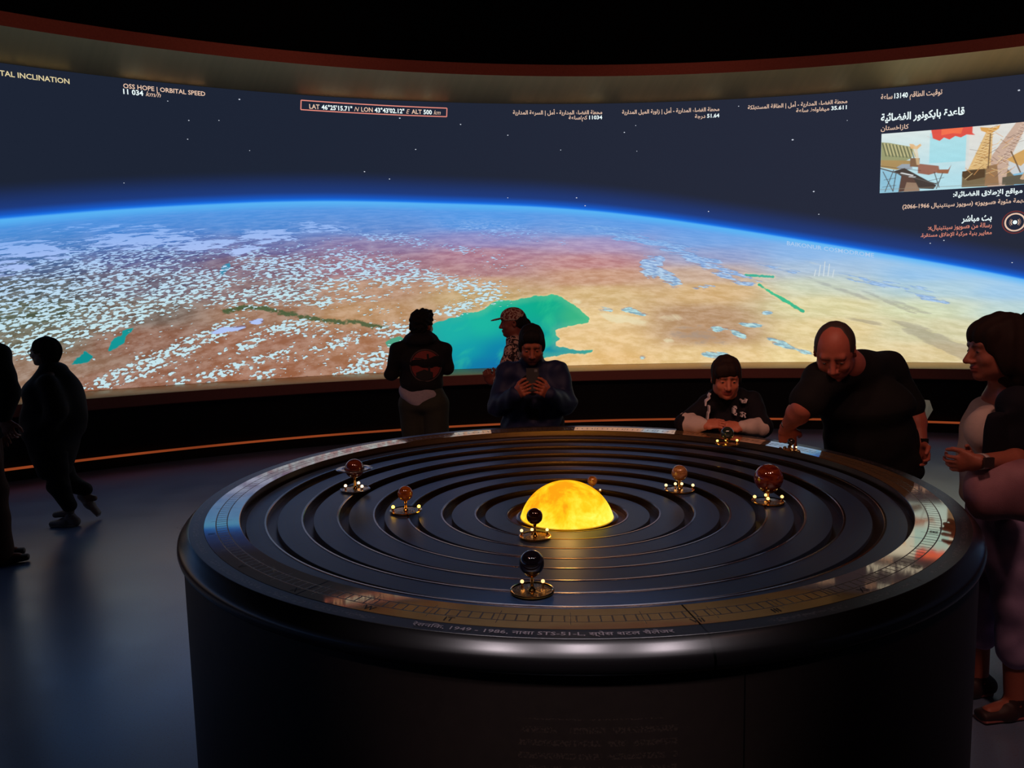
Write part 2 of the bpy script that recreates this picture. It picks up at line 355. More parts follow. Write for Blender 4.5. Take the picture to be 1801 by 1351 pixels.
tt = np.log(np.maximum(alt, 0)+.30)
vattr(me, 'filmpos', np.stack([s, z, tt], 1))

t = NT('projected_globe_film')
fp = t.xyz(t.attr('filmpos', 'Vector')); alt_ = t.attr('alt'); land = t.attr('land', 'Color')
sx, sz, lt = fp[0], fp[1], fp[2]
# land relief streaks
rel = t.noise(t.comb(t.math('MULTIPLY_ADD', sz, 2.2, t.math('MULTIPLY', sx, 3.2)), t.math('MULTIPLY_ADD', lt, 15., t.math('MULTIPLY', sx, 1.3)), 0), 1.4, 7, .66)
reb = t.noise(t.comb(t.math('MULTIPLY', sx, 3.), t.math('MULTIPLY', lt, 9.), 4.), 1., 5, .6, .6)
c = t.mix(t.ss(rel, .36, .66), t.mix(.15, land, (0, 0, 0, 1)), t.mix(.13, land, (1, 1, .95, 1)))
c = t.mix(t.ss(reb, t.math('MULTIPLY', 0., 1.) if False else .3, .7, .0, .11), c, t.mix(1., c, rgb(255, 222, 190), 'MULTIPLY'))
rid = t.ss(t.math('ADD', rel, t.math('MULTIPLY_ADD', t.attr('ridge'), .6, -.72)), .0, .16)
c = t.mix(t.math('MULTIPLY', rid, .8), c, t.mix(.55, c, rgb(128, 118, 112)))
pal = t.ss(t.math('ADD', reb, t.math('MULTIPLY_ADD', t.attr('pale'), .6, -.8)), .0, .2)
c = t.mix(t.math('MULTIPLY', pal, .6), c, rgb(236, 228, 190))
wig = t.math('MULTIPLY', t.math('SUBTRACT', t.noise(t.comb(t.math('MULTIPLY', sx, 9.), t.math('MULTIPLY', sz, 14.)), 1.4, 5, .6), .5), .11)
rv = t.ss(t.math('ADD', t.attr('river'), wig), .012, .034, 1., 0.)
c = t.mix(t.math('MULTIPLY', rv, .9), c, rgb(64, 92, 58))
# sea
wat = t.attr('water', 'Color')
wn = t.noise(t.comb(t.math('MULTIPLY_ADD', sz, -1.6, t.math('MULTIPLY', sx, 2.2)), t.math('MULTIPLY', sz, 1.8)), 1., 4, .55, .8)
wat = t.mix(t.ss(wn, .50, .72, 0., .38), wat, rgb(60, 215, 150))
sd = t.math('ADD', t.attr('sea'), t.math('MULTIPLY', wig, .42))
shore = t.math('MULTIPLY', t.ss(sd, .0, .030, 1., 0.), t.ss(sx, -2.4, -1.6))
c = t.mix(t.math('MULTIPLY', shore, .45), c, rgb(240, 216, 160))
c = t.mix(t.ss(sd, -.055, -.004, 0, .35), wat, rgb(120, 200, 150)) if False else t.mix(t.ss(sd, -.006, .006, 1., 0.), c, t.mix(t.math('MULTIPLY', t.ss(sd, -.10, -.0, 0., .30), t.ss(sx, -2.4, -1.6)), wat, rgb(110, 205, 150)))
# popcorn clouds
cl_hi = t.mix(t.ss(alt_, .2, 1.2), rgb(172, 200, 246), rgb(196, 228, 236))
u1 = t.math('MULTIPLY_ADD', sz, 12., t.math('MULTIPLY', sx, 19.)); v1 = t.math('MULTIPLY_ADD', lt, -76., t.math('MULTIPLY', sx, -7.))
def pop(off):
    vv = t.comb(t.math('ADD', u1, off*.12), t.math('ADD', v1, off), 0.)
    vo = t.n('ShaderNodeTexVoronoi'); t.set(vo.inputs['Vector'], vv); vo.inputs['Scale'].default_value = .80
    a_ = t.math('ADD', t.math('MULTIPLY', t.noise(vv, .8, 2.2, .55), .55), t.math('MULTIPLY_ADD', vo.outputs['Distance'], -.27, .36))
    band = t.noise(t.comb(t.math('MULTIPLY', sx, 1.3), t.math('MULTIPLY_ADD', lt, -7., t.math('MULTIPLY', sx, -1.1)), 2.), 1.6, 6, .68)
    dens = t.math('ADD', t.math('MULTIPLY', t.attr('popcorn'), .30), t.math('MULTIPLY', t.math('SUBTRACT', band, .5), .50))
    dens = t.math('MINIMUM', dens, .262)
    return t.math('ADD', a_, t.math('SUBTRACT', dens, .748))
pm = pop(0.); psh = pop(-.42)
gate = t.math('MULTIPLY', t.ss(t.attr('popcorn'), .12, .3), t.ss(alt_, .12, .3))
c = t.mix(t.math('MULTIPLY', t.math('MULTIPLY', t.ss(psh, -.02, .05), gate), .42), c, rgb(30, 40, 60))
c = t.mix(t.math('MULTIPLY', t.ss(pm, -.015, .035), gate), c, cl_hi)
# flat clouds
def flt(off, zz):
    vv = t.comb(t.math('MULTIPLY_ADD', sz, 1.2, t.math('MULTIPLY', sx, 4.4)), t.math('ADD', t.math('MULTIPLY', lt, 22.), off), zz)
    a_ = t.noise(vv, 1., 7, .60, .3)
    return t.math('ADD', a_, t.math('MULTIPLY_ADD', t.attr('flatcloud'), .46, t.ss(sx, -2., 0., -.855, -.83)))
fm = flt(0., 0.); fsh = flt(.22, 0.)
fg = t.ss(t.attr('flatcloud'), .15, .35)
c = t.mix(t.math('MULTIPLY', t.math('MULTIPLY', t.ss(fsh, -.03, .06), fg), .42), c, rgb(60, 78, 140))
fb = t.noise(t.comb(t.math('MULTIPLY', sx, 12.), t.math('MULTIPLY', lt, 60.), 0.), 1., 3, .5)
clf = t.mix(t.ss(sx, -2., 0.), rgb(176, 196, 244), t.mix(t.ss(alt_, .5, 1.2), t.mix(t.ss(fb, .35, .65), rgb(128, 158, 206), rgb(186, 212, 240)), t.mix(t.ss(fb, .35, .65), rgb(132, 168, 182), rgb(188, 226, 226))))
c = t.mix(t.math('MULTIPLY', t.ss(fm, -.01, .05), fg), c, clf)
# haze of the atmosphere towards the limb
hz = t.math('SUBTRACT', 1., t.math('DIVIDE', alt_, t.ss(sx, 0., 5., .62, .66)), clamp=True)
hz = t.math('MULTIPLY', t.math('POWER', hz, 1.3), .95)
c = t.mix(hz, c, t.mix(t.ss(sx, .5, 4.), rgb(78, 156, 236), rgb(162, 204, 238)))
c = t.mix(t.ss(alt_, .0, .11, .85, 0.), c, rgb(88, 182, 246))
# space above
sky = t.mix(t.ss(sx, -6., 4.), rgb(29, 36, 52), rgb(38, 42, 58))
al = t.math('MULTIPLY', alt_, -1.)
sky = t.mix(t.ss(al, .0, .36, .62, 0.), sky, rgb(30, 72, 160))
sky = t.mix(t.ss(al, .0, .11, .85, 0.), sky, rgb(22, 96, 214))
sky = t.mix(t.ss(al, -.01, .04, 1., 0.), sky, rgb(30, 124, 238))
c = t.mix(t.ss(alt_, -.012, .018), sky, c)
M['film'] = t.emit(c, 1.)
screen = link('projection_screen', me, M['film'])
tag(screen, 'huge curved wall screen showing the globe from orbit with cloud, desert and a turquoise sea', 'screen')

# stars on the screen
v = []; f = []
for (x, y, r_) in [(421, 175, 1.6), (332, 212, 1.2), (330, 245, 1.1), (385, 212, 1), (295, 178, 1), (703, 208, 1.6), (810, 219, 1.4), (893, 238, 1.3), (731, 263, 1.3), (641, 302, 1.4), (685, 315, 1.3), (986, 264, 1.1), (1098, 233, 1.4), (1118, 221, 1.0),
                   (1120, 266, .9), (1394, 246, 2.0), (1431, 337, 1.8), (1246, 372, 1.4), (1014, 348, 1.5), (1029, 362, 1.4), (893, 348, 1.1), (1440, 377, 1.2), (1299, 187, 1.1), (439, 265, .9), (218, 322, .9), (1792, 159, 2), (1636, 428, 1.2), (1660, 423, 1.3), (1780, 462, 1.2), (1600, 362, .8), (1490, 212, .9)]:
    s0, z0 = film(x, y); m_ = .0068*r_*.62; b_ = len(v)
    for k in range(6):
        a = k*math.pi/3; v.append(on_wall(np.array(s0+m_*1.5*math.cos(a)), z0+m_*math.sin(a), .004))
    f.append(tuple(range(b_+5, b_-1, -1)))
me = mesh(v, f, False)
o = link('stars', me, glow('star_white', (205, 212, 225)), screen); tag(o, kind='stuff')

# ------------------------------------------------------------------ captions
AR = {'ا': (0xFE8D, 2), 'أ': (0xFE83, 2), 'إ': (0xFE87, 2), 'ب': (0xFE8F, 4), 'ة': (0xFE93, 2), 'ت': (0xFE95, 4), 'ث': (0xFE99, 4), 'ج': (0xFE9D, 4), 'ح': (0xFEA1, 4), 'خ': (0xFEA5, 4), 'د': (0xFEA9, 2), 'ذ': (0xFEAB, 2),
      'ر': (0xFEAD, 2), 'ز': (0xFEAF, 2), 'س': (0xFEB1, 4), 'ش': (0xFEB5, 4), 'ص': (0xFEB9, 4), 'ض': (0xFEBD, 4), 'ط': (0xFEC1, 4), 'ظ': (0xFEC5, 4), 'ع': (0xFEC9, 4), 'غ': (0xFECD, 4), 'ف': (0xFED1, 4), 'ق': (0xFED5, 4),
      'ك': (0xFED9, 4), 'ل': (0xFEDD, 4), 'م': (0xFEE1, 4), 'ن': (0xFEE5, 4), 'ه': (0xFEE9, 4), 'و': (0xFEED, 2), 'ى': (0xFEEF, 2), 'ي': (0xFEF1, 4), 'ء': (0xFE80, 1), 'ئ': (0xFE89, 4), 'لا': (0xFEFB, 2), 'لإ': (0xFEF9, 2), 'لأ': (0xFEF7, 2)}
def shape_word(w_):
    L = []; i = 0
    while i < len(w_):
        if w_[i:i+2] in AR and len(w_[i:i+2]) == 2: L.append(w_[i:i+2]); i += 2
        else: L.append(w_[i]); i += 1
    out = []
    for i, ch in enumerate(L):
        if ch not in AR: out.append({'«': '»', '»': '«', '(': ')', ')': '('}.get(ch, ch)); continue
        cp_, n_ = AR[ch]
        prev = i > 0 and L[i-1] in AR and AR[L[i-1]][1] == 4
        nxt = n_ == 4 and i < len(L)-1 and L[i+1] in AR and AR[L[i+1]][1] > 1
        out.append(chr(cp_ + (3 if prev and nxt else 1 if prev else 2 if nxt else 0)))
    return ''.join(out[::-1])
def visual(s_):
    ws = s_.split(' ')[::-1]
    return ' '.join(shape_word(x) if any('\u0600' < ch < '\u06FF' for ch in x) else x for x in ws)
def glyphs(s_, bold=0., shear=0., spacing=1.0):
    cu = bpy.data.curves.new('lettering', 'FONT'); cu.body = s_; cu.size = 1; cu.offset = bold; cu.shear = shear; cu.resolution_u = 2; cu.space_character = spacing
    ob = bpy.data.objects.new('lettering', cu); COL.objects.link(ob); bpy.context.view_layer.update()
    m_ = ob.evaluated_get(bpy.context.evaluated_depsgraph_get()).to_mesh()
    vv = np.empty(len(m_.vertices)*3, np.float32); m_.vertices.foreach_get('co', vv)
    ff = [tuple(p.vertices) for p in m_.polygons]
    ob.evaluated_get(bpy.context.evaluated_depsgraph_get()).to_mesh_clear()
    bpy.data.objects.remove(ob); bpy.data.curves.remove(cu)
    return vv.reshape(-1, 3)[:, :2], ff
def caption(x0, y0, x1, y1, segs, name='caption', cap=None, off=.006, par=None):
    """segs: (text, material, bold, shear) left to right; laid between two points of the screen along its curve"""
    V = []; F = []; MI = []; SG = []; mats = []; cur = 0.
    for (tx, mt, bo, sh) in segs:
        vv, ff = glyphs(tx, bo, sh)
        if len(vv) == 0: continue
        w0 = vv[:, 0].min(); n0 = sum(map(len, V))
        vv = vv.copy(); vv[:, 0] += cur-w0; cur = vv[:, 0].max()+.32
        if mt not in mats: mats.append(mt)
        V.append(vv); F += [tuple(i+n0 for i in q_) for q_ in ff]; MI += [mats.index(mt)]*len(ff); SG += [len(V)-1]*len(ff)
    wid = cur-.32
    (s0, z0), (s1, z1) = film(x0, y0), film(x1, y1)
    k = (s1-s0)/wid; zz = (z0+z1)/2; ky = k if cap is None else cap/.73; n0 = 0; out = None
    for i, vv in enumerate(V):
        ff = [tuple(q-n0 for q in f_) for f_, m_ in zip(F, SG) if m_ == i]; n0 += len(vv)
        out = link(name, mesh(on_wall(s0+vv[:, 0]*k, zz+vv[:, 1]*ky, off), ff, False), mats[MI[SG.index(i)]], par or screen)
    return out
pe = glow('peach_text', (232, 196, 172), 1.); wh = glow('white_text', (226, 240, 240), 1.15); yl = glow('sand_text', (222, 206, 160), 1.); ro = glow('rose_text', (222, 140, 120), 1.)
B = .016
caption(-122, 123, 122, 142, [('OSS HOPE | ORBITAL INCLINATION', yl, B, 0)])
caption(217, 156, 361, 168, [('OSS HOPE | ORBITAL SPEED', pe, B, 0)])
caption(217, 166, 283, 171, [('11 034', wh, B*1.5, 0), ('km/h', pe, 0, .35)])
caption(544, 190, 775, 203, [('LAT', pe, B, 0), ('46°25\'15.71"', wh, B*1.6, 0), ('N', pe, 0, .35), ('  LON', pe, B, 0), ('43°43\'02.12"', wh, B*1.6, 0), ('E', pe, 0, .35), ('  ALT', pe, B, 0), ('500', wh, B*1.6, 0), ('km', pe, 0, .35)], cap=.052)
caption(902, 200.5, 1059, 201.5, [(visual('محطة الفضاء المدارية - أمل | السرعة المدارية'), pe, B, 0)], cap=.047)
caption(1000, 210, 1059, 210, [(visual('كم/ساعة'), pe, B, 0), ('11034', wh, B*1.6, 0)], cap=.045)
caption(1094, 200, 1265, 196, [(visual('محطة الفضاء المدارية - أمل | زاوية الميل المدارية'), pe, B, 0)], cap=.047)
caption(1222, 208, 1265, 206.5, [(visual('درجة'), pe, B, 0), ('51.64', wh, B*1.6, 0)], cap=.045)
caption(1315, 192, 1490, 182, [(visual('محطة الفضاء المدارية - أمل | الطاقة المستهلكة'), pe, B, 0)], cap=.047)
caption(1400, 197.5, 1489, 192.5, [(visual('ميغاواط ساعة'), pe, B, 0), ('35.611', wh, B*1.6, 0)], cap=.045)
caption(1549, 175, 1657, 166, [(visual('ساعة'), pe, B, 0), ('13140', wh, B*1.6, 0), (visual('توقيت الطاقم'), pe, B, 0)], cap=.058)
caption(1549, 213, 1696, 202, [(visual('قاعدة بايكونور الفضائية'), wh, B*1.8, 0)], cap=.082)
caption(1549, 229.5, 1598, 226.5, [(visual('كازاخستان'), pe, B, 0)], cap=.052)
caption(1676, 346, 1836, 337, [(visual('مراقبة مواقع الإطلاق الفضائية:'), wh, B*1.8, 0)], cap=.054)
caption(1587, 367, 1836, 354, [(visual('إطلاق مهمة مئوية «سويوز» (سويوز سينتينيال') + '', pe, 0, 0)] if False else [('(2066-1966', pe, B, 0), (visual('إطلاق مهمة مئوية «سويوز» (سويوز سينتينيال'), pe, B, 0)], cap=.048)
caption(1691, 390, 1744, 387, [(visual('بث مباشر'), wh, B*1.8, 0)], cap=.068)
caption(1632, 404, 1744, 400, [(visual('رسالة من «سويوز سينتينيال»:'), ro, B, 0)], cap=.052)
caption(1619, 417, 1744, 412, [(visual('معايير بنية مركبة الإطلاق مستقرة.'), ro, B, 0)], cap=.044)
# faint place name lying along the globe's edge
def slanted(x0, y0, x1, y1, tx, mt, cap, off=.005):
    vv, ff = glyphs(tx, 0.01, 0); wid = vv[:, 0].max(); (s0, z0), (s1, z1) = film(x0, y0), film(x1, y1); k = (s1-s0)/wid
    P = on_wall(s0+vv[:, 0]*k, z0+(z1-z0)*vv[:, 0]/wid+vv[:, 1]*cap/.73, off)
    return link('caption', mesh(P, ff, False), mt, screen)
fa = glow('faint_sky_text', (172, 202, 238), 1.)
slanted(1383, 431, 1537, 453, 'BAIKONUR COSMODROME', fa, .05)
v = []; f = []
for i, (x, y, h) in enumerate([(1432, 486, 12), (1440, 486, 20), (1448, 486, 26), (1456, 486, 22), (1464, 488, 14)]):
    b_ = len(v)
    for (dx, dy) in ((-1.2, 0), (1.2, 0), (3.6, -h), (2.2, -h)): v.append(on_wall(np.array(film(x+dx, y+dy)[0]), film(x+dx, y+dy)[1], .005))
    f.append((b_, b_+1, b_+2, b_+3))
link('map_marker', mesh(v, f, False), glow('faint_marker', (206, 218, 224)), screen)
# coordinate frame
def film_strip(pts, wpx, off, mt, name, closed=True):
    P = [np.array(film(x, y)) for x, y in pts]; v = []; f = []
    n = len(P)
    for i in range(n if closed else n-1):
        a, b = P[i], P[(i+1) % n]; d = (b-a)/np.linalg.norm(b-a); p = np.array([-d[1], d[0]])*wpx*.0034
        K = max(1, int(abs(b[0]-a[0])/.15)); a = a-d*wpx*.0034*0; b_ = len(v)
        for k in range(K+1):
            c_ = a+(b-a)*k/K; v += [on_wall(np.array((c_+p)[0]), (c_+p)[1], off), on_wall(np.array((c_-p)[0]), (c_-p)[1], off)]
        f += [(b_+2*k, b_+2*k+1, b_+2*k+3, b_+2*k+2) for k in range(K)]
    return link(name, mesh(v, f, False), mt, screen)
za = film(529, 177)[1]; 
film_strip([(529.5, 176.5), (786, 190.5), (785.5, 205.5), (529, 193)], 1.7, .006, glow('rose_frame', (226, 138, 124)), 'caption_frame')
# round broadcast icon
ic, iz = film(1785, 391)
def ring2(r0_, r1_, a0, a1, mt, nm, fz=1.0):
    n = 48; v = []
    for k in range(n+1):
        a = a0+(a1-a0)*k/n
        for r_ in (r0_, r1_): v.append(on_wall(np.array(ic+r_*math.cos(a)), iz+r_*fz*math.sin(a), .006))
    return link(nm, mesh(v, [(2*k, 2*k+1, 2*k+3, 2*k+2) for k in range(n)], False), mt, screen)
ring2(.115, .127, 0, 2*math.pi, glow('dim_rose', (110, 50, 50)), 'icon_ring')
ring2(.086, .102, 0, 2*math.pi, pe, 'icon_ring')
ring2(0.0, .022, 0, 2*math.pi, wh, 'icon_dot')
for a in (0, math.pi):
    ring2(.034, .042, a-.8, a+.8, pe, 'icon_wave'); ring2(.050, .056, a-.8, a+.8, glow('dim_peach', (150, 120, 110)), 'icon_wave')

# picture panel: launch tower machinery against a pale sky
NS, NZ = 360, 170
(ps0, pz0), (ps1, _) = film(1547, 340), film(1880, 300)
pz1 = film(1548, 236)[1]
gs, gz = np.meshgrid(np.linspace(0, 1, NS), np.linspace(0, 1, NZ), indexing='ij')
P = on_wall(ps0+(ps1-ps0)*gs.ravel(), pz0+(pz1-pz0)*gz.ravel(), .008)
idx = np.arange(NS*NZ).reshape(NS, NZ)
me = mesh_np(P, np.stack([idx[:-1, :-1], idx[1:, :-1], idx[1:, 1:], idx[:-1, 1:]], -1).reshape(-1, 4), False)
# coordinates inside the picture as seen enlarged: x 0..1.33 (1.0 = frame edge of the photo), y 0 bottom .. 1 top
X = (gs*1.316).ravel(); Y = gz.ravel()
def nz2(X, Y, a, b, sd=0.):
    return (np.sin(X*a+3*np.sin(Y*b*.7+sd)+sd)+np.sin(Y*b+2*np.sin(X*a*.6+1.3*sd)+2*sd)+np.sin((X*a+Y*b)*1.7+sd))/3
C = lin((176, 216, 226))*np.ones((len(X), 1))
k_ = np.clip((Y-.2)/.8, 0, 1)[:, None]; C = C*(1-k_)+lin((214, 226, 224))*k_
def paint(mask, col, a=1.):
    m_ = (np.clip(mask, 0, 1)*a)[:, None]; C[:] = C*(1-m_)+lin(col)*m_
def inside(pts): return np.clip(.5-poly_sdf(pts, X, Y)/.006, 0, 1)
def stroke(a, b, r_): return np.clip(.5-(seg_sdf(a, b, X, Y)-r_)/.005, 0, 1)
paint(inside([(0, 0), (0, .42), (.12, .36), (.2, .2), (.2, 0)]), (120, 176, 204), .7)
paint(inside([(.9, 0), (.92, .4), (1.4, .5), (1.4, 0)]), (110, 170, 206), .8)
paint(inside([(.36, .45), (.36, .95), (.64, .95), (.64, .45)]), (150, 214, 226), .7)
paint(inside([(.62, 1.), (.62, .3), (.66, .1), (1.4, .3), (1.4, 1.)]), (222, 214, 206), .7)
# service arm, ribbed
paint(inside([(0, .50), (0, .86), (.06, .84), (.24, .74), (.23, .56), (.12, .46)]), (150, 152, 112))
for i in range(9):
    x_ = .01+i*.026
    paint(stroke((x_, .84-i*.012), (x_+.03, .62-i*.008), .004), (96, 98, 74)); paint(stroke((x_+.012, .84-i*.012), (x_+.04, .64-i*.008), .005), (188, 180, 134))
paint(inside([(0, .44), (0, .56), (.22, .52), (.24, .42), (.12, .38)]), (168, 140, 92))
paint(inside([(.12, .42), (.16, .47), (.23, .46), (.24, .38), (.16, .37)]), (150, 160, 170))
paint(inside([(.22, .42), (.22, .56), (.29, .55), (.29, .40)]), (128, 98, 74))
paint(inside([(.28, .30), (.28, .46), (.43, .40), (.44, .30), (.36, .26)]), (150, 104, 88))
paint(inside([(.42, .28), (.42, .34), (.50, .33), (.52, .40), (.50, .26)]), (150, 98, 72))
paint(inside([(.10, .36), (.18, .40), (.42, .08), (.40, .02), (.30, .04)]), (70, 62, 58))
paint(inside([(.14, .0), (.16, .30), (.24, .26), (.30, .02)]), (92, 70, 62)); paint(inside([(.18, .0), (.2, .16), (.27, .14), (.3, 0)]), (150, 124, 104))
for a, b in [((.02, .36), (.10, .02)), ((.10, .38), (.04, .02)), ((.03, .22), (.11, .24)), ((.12, .34), (.10, .02)), ((.02, .1), (.12, .12)), ((.40, .30), (.44, .04)), ((.46, .28), (.42, .02)), ((.36, .16), (.47, .2)), ((.36, .06), (.44, .14)), ((0, .46), (.3, .34))]:
    paint(stroke(a, b, .003), (74, 60, 54))
paint(stroke((.0, .42), (.42, .10), .008), (90, 84, 80)); paint(stroke((.16, .32), (.24, .27), .009), (212, 214, 214)); paint(stroke((.22, .25), (.26, .24), .007), (200, 205, 205))
paint(inside([(.22, .72), (.21, .80), (.24, .79), (.26, .75), (.29, .79), (.30, .76), (.27, .70)]), (224, 178, 120), .9)
paint(stroke((.255, .75), (.28, .45), .012), (226, 196, 150), .6)
# red burst
burst = [(.34, .90), (.38, .86), (.37, .96), (.36, 1.05), (.66, 1.05), (.66, .90), (.68, .86), (.62, .88), (.58, .84), (.54, .87), (.50, .82), (.46, .86), (.43, .81), (.40, .84)]
paint(inside(burst), (218, 84, 72)); paint(inside([(.44, .90), (.44, 1.05), (.60, 1.05), (.58, .90), (.52, .92)]), (240, 116, 78), .8)
# tower
paint(inside([(.60, .02), (.60, .24), (.66, .34), (.86, .40), (.98, .1), (.96, .0)]), (120, 104, 78)); paint(inside([(.60, .2), (.60, .28), (.76, .30), (.76, .16), (.64, .12)]), (86, 66, 46))
paint(inside([(.64, .3), (.76, .92), (.80, .90), (.80, .30)]), (214, 178, 122)); paint(inside([(.78, 0.), (.80, .5), (.96, 1.02), (1.04, 1.02), (.92, .4), (.90, 0)]), (196, 168, 150))
paint(inside([(.71, .98), (.72, .92), (.78, .86), (.84, .93), (.85, .99), (.80, .95)]), (214, 160, 88)); paint(inside([(.96, .5), (.9, .42), (1.0, .3), (1.1, .5), (1.05, .6)]), (204, 160, 96))
paint(inside([(.76, .02), (.77, .34), (.84, .36), (.86, .02)]), (150, 116, 84)); paint(inside([(.88, .02), (.88, .14), (1.1, .18), (1.1, 0)]), (96, 90, 76))
rr = np.random.default_rng(3)
for i in range(60):
    a = rr.random(); x_ = .66+.28*rr.random(); y_ = .1+.75*rr.random(); dx = (.03+.04*rr.random())*(1 if a > .4 else -1); sh_ = x_ + .15*(y_-.4)
    paint(stroke((sh_, y_), (sh_+dx, y_+.02+.08*rr.random()), .0028), [(150, 112, 70), (236, 206, 150), (120, 96, 84), (210, 150, 90)][i % 4], .8)
for i in range(14):
    y_ = .36+i*.045; xx = .67+(y_-.3)*.17
    paint(stroke((xx, y_), (xx+.05, y_+.04), .003), (160, 110, 60)); paint(stroke((xx+.05, y_), (xx, y_+.04), .003), (240, 214, 160))
    xx = .84+(y_-.3)*.24; paint(stroke((xx, y_), (xx+.05, y_+.05), .003), (140, 116, 110)); paint(stroke((xx+.05, y_), (xx, y_+.05), .003), (226, 200, 180))
paint(stroke((.78, .3), (.785, .86), .004), (110, 84, 60)); paint(stroke((1.0, .2), (.93, .55), .005), (110, 84, 60)); paint(stroke((1.02, .1), (1.2, .8), .02), (190, 160, 130)); paint(inside([(1.12, 0), (1.12, .4), (1.3, .5), (1.3, 0)]), (130, 116, 96))
paint(stroke((.0, .06), (.9, .04), .006), (140, 128, 110), .5)
C[:] = C*(1+.035*nz2(X, Y, 23, 31, 1.)[:, None]+.05*(rr.random((len(X), 1))-.5))
cattr(me, 'picture', C)
t = NT('launch_tower_picture'); M['pic'] = t.emit(t.attr('picture', 'Color'), 1.05)
link('picture_panel', me, M['pic'], screen)
#PART2
# ------------------------------------------------------------------ the orrery table
ZR = .985
RLIP = [1.208, 1.121, .997, .872, .741, .614, .485, .355, .232]      # inner edge of each ring
ZRING = [.985, .9554, .9416, .929, .916, .901, .8906, .880, .868]
def ring_z(r_):
    for i in range(8, 0, -1):
        if r_ < RLIP[i-1]-.03: return ZRING[i]
    return ZR
def polar(t):
    g_ = t.geo(); q_ = t.xyz(g_); x_ = t.math('SUBTRACT', q_[0], TX); y_ = t.math('SUBTRACT', q_[1], TY)
    return t.math('SQRT', t.math('ADD', t.math('MULTIPLY', x_, x_), t.math('MULTIPLY', y_, y_))), t.math('ARCTAN2', y_, x_), g_
def near_abs(t, v_, c_, w_): return t.math('COMPARE', v_, c_, w_)
def joints(t, r_, a_, angs, w_=.0025):
    m_ = None
    for q_ in angs:
        k = t.math('LESS_THAN', t.math('ABSOLUTE', t.math('MULTIPLY', t.math('SUBTRACT', a_, R0(q_)), r_)), w_)
        m_ = k if m_ is None else t.math('MAXIMUM', m_, k)
    return m_
# angles of the joints between the segments of the rim, seen in the photograph
def ang_of(x, y, z_):
    p = atz(x, y, z_); return math.degrees(math.atan2(p[1]-TY, p[0]-TX))
JR = [ang_of(503, 1053, ZR), ang_of(1238, 1105, ZR), ang_of(1672, 955, ZR), ang_of(592, 792, ZR)]
# black disc surface, with the screen's blue reflection put into its base colour
t = NT('satin_disc_reflected_blue'); r_, a_, g = polar(t)
n1 = t.noise(g, 900., 2); n2 = t.noise(g, 14., 4); n3 = t.noise(t.comb(t.math('MULTIPLY', r_, 260.), t.math('MULTIPLY', a_, 2.)), 1., 3)
fine = None
for rr_ in (1.168, 1.146, 1.06, 1.03, .935, .905, .81, .78, .68, .66, .55, .42):
    k = t.math('LESS_THAN', t.math('ABSOLUTE', t.math('SUBTRACT', r_, rr_)), .0011); fine = k if fine is None else t.math('MAXIMUM', fine, k)
jm = joints(t, r_, a_, [ang_of(558, 958, .93), ang_of(1180, 978, .9), ang_of(1500, 800, .93)], .0012)
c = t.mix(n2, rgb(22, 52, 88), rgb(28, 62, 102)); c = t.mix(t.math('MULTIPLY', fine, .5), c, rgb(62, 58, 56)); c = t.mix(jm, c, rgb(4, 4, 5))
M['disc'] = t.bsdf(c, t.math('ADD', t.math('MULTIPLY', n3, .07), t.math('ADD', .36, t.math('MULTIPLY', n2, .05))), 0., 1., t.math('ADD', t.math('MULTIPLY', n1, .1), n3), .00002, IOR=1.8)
M['lip'] = simple('bright_bronze_edge', (168, 132, 96), .22, 1., .5, .1, 40)
t = NT('dark_groove_lining'); M['groove'] = t.bsdf(rgb(60, 48, 38), .38, .85, .5)
# brass scale ring
t = NT('engraved_brass_scale'); r_, a_, g = polar(t)
def line_r(c_, w_=.0017): return t.math('LESS_THAN', t.math('ABSOLUTE', t.math('SUBTRACT', r_, c_)), w_)
eng = t.math('MAXIMUM', line_r(1.248), line_r(1.283))
tick = t.math('LESS_THAN', t.math('ABSOLUTE', t.math('SUBTRACT', t.math('FRACT', t.math('MULTIPLY', a_, 180/math.pi*.8)), .5)), .075)
band = t.math('LESS_THAN', t.math('ABSOLUTE', t.math('SUBTRACT', r_, 1.2655)), .0175)
eng = t.math('MAXIMUM', eng, t.math('MULTIPLY', tick, band))
tick2 = t.math('LESS_THAN', t.math('ABSOLUTE', t.math('SUBTRACT', t.math('FRACT', t.math('MULTIPLY', a_, 180/math.pi/7.5)), .5)), .006)
band2 = t.math('LESS_THAN', t.math('ABSOLUTE', t.math('SUBTRACT', r_, 1.2655)), .034)
eng = t.math('MAXIMUM', eng, t.math('MULTIPLY', tick2, band2))
jm = joints(t, r_, a_, JR, .0022)
nn = t.noise(t.comb(t.math('MULTIPLY', r_, 30.), t.math('MULTIPLY', a_, 26.)), 1., 4)
c = t.mix(nn, rgb(206, 168, 124), rgb(228, 194, 150)); c = t.mix(t.math('MULTIPLY', eng, .80), c, rgb(46, 40, 32)); c = t.mix(jm, c, rgb(5, 5, 5))
M['brass_scale'] = t.bsdf(c, t.math('ADD', t.math('MULTIPLY', eng, .35), t.math('MULTIPLY_ADD', nn, .03, .03)), .84, .5, t.math('MULTIPLY', t.math('SUBTRACT', 1., eng), 1.), .0004)
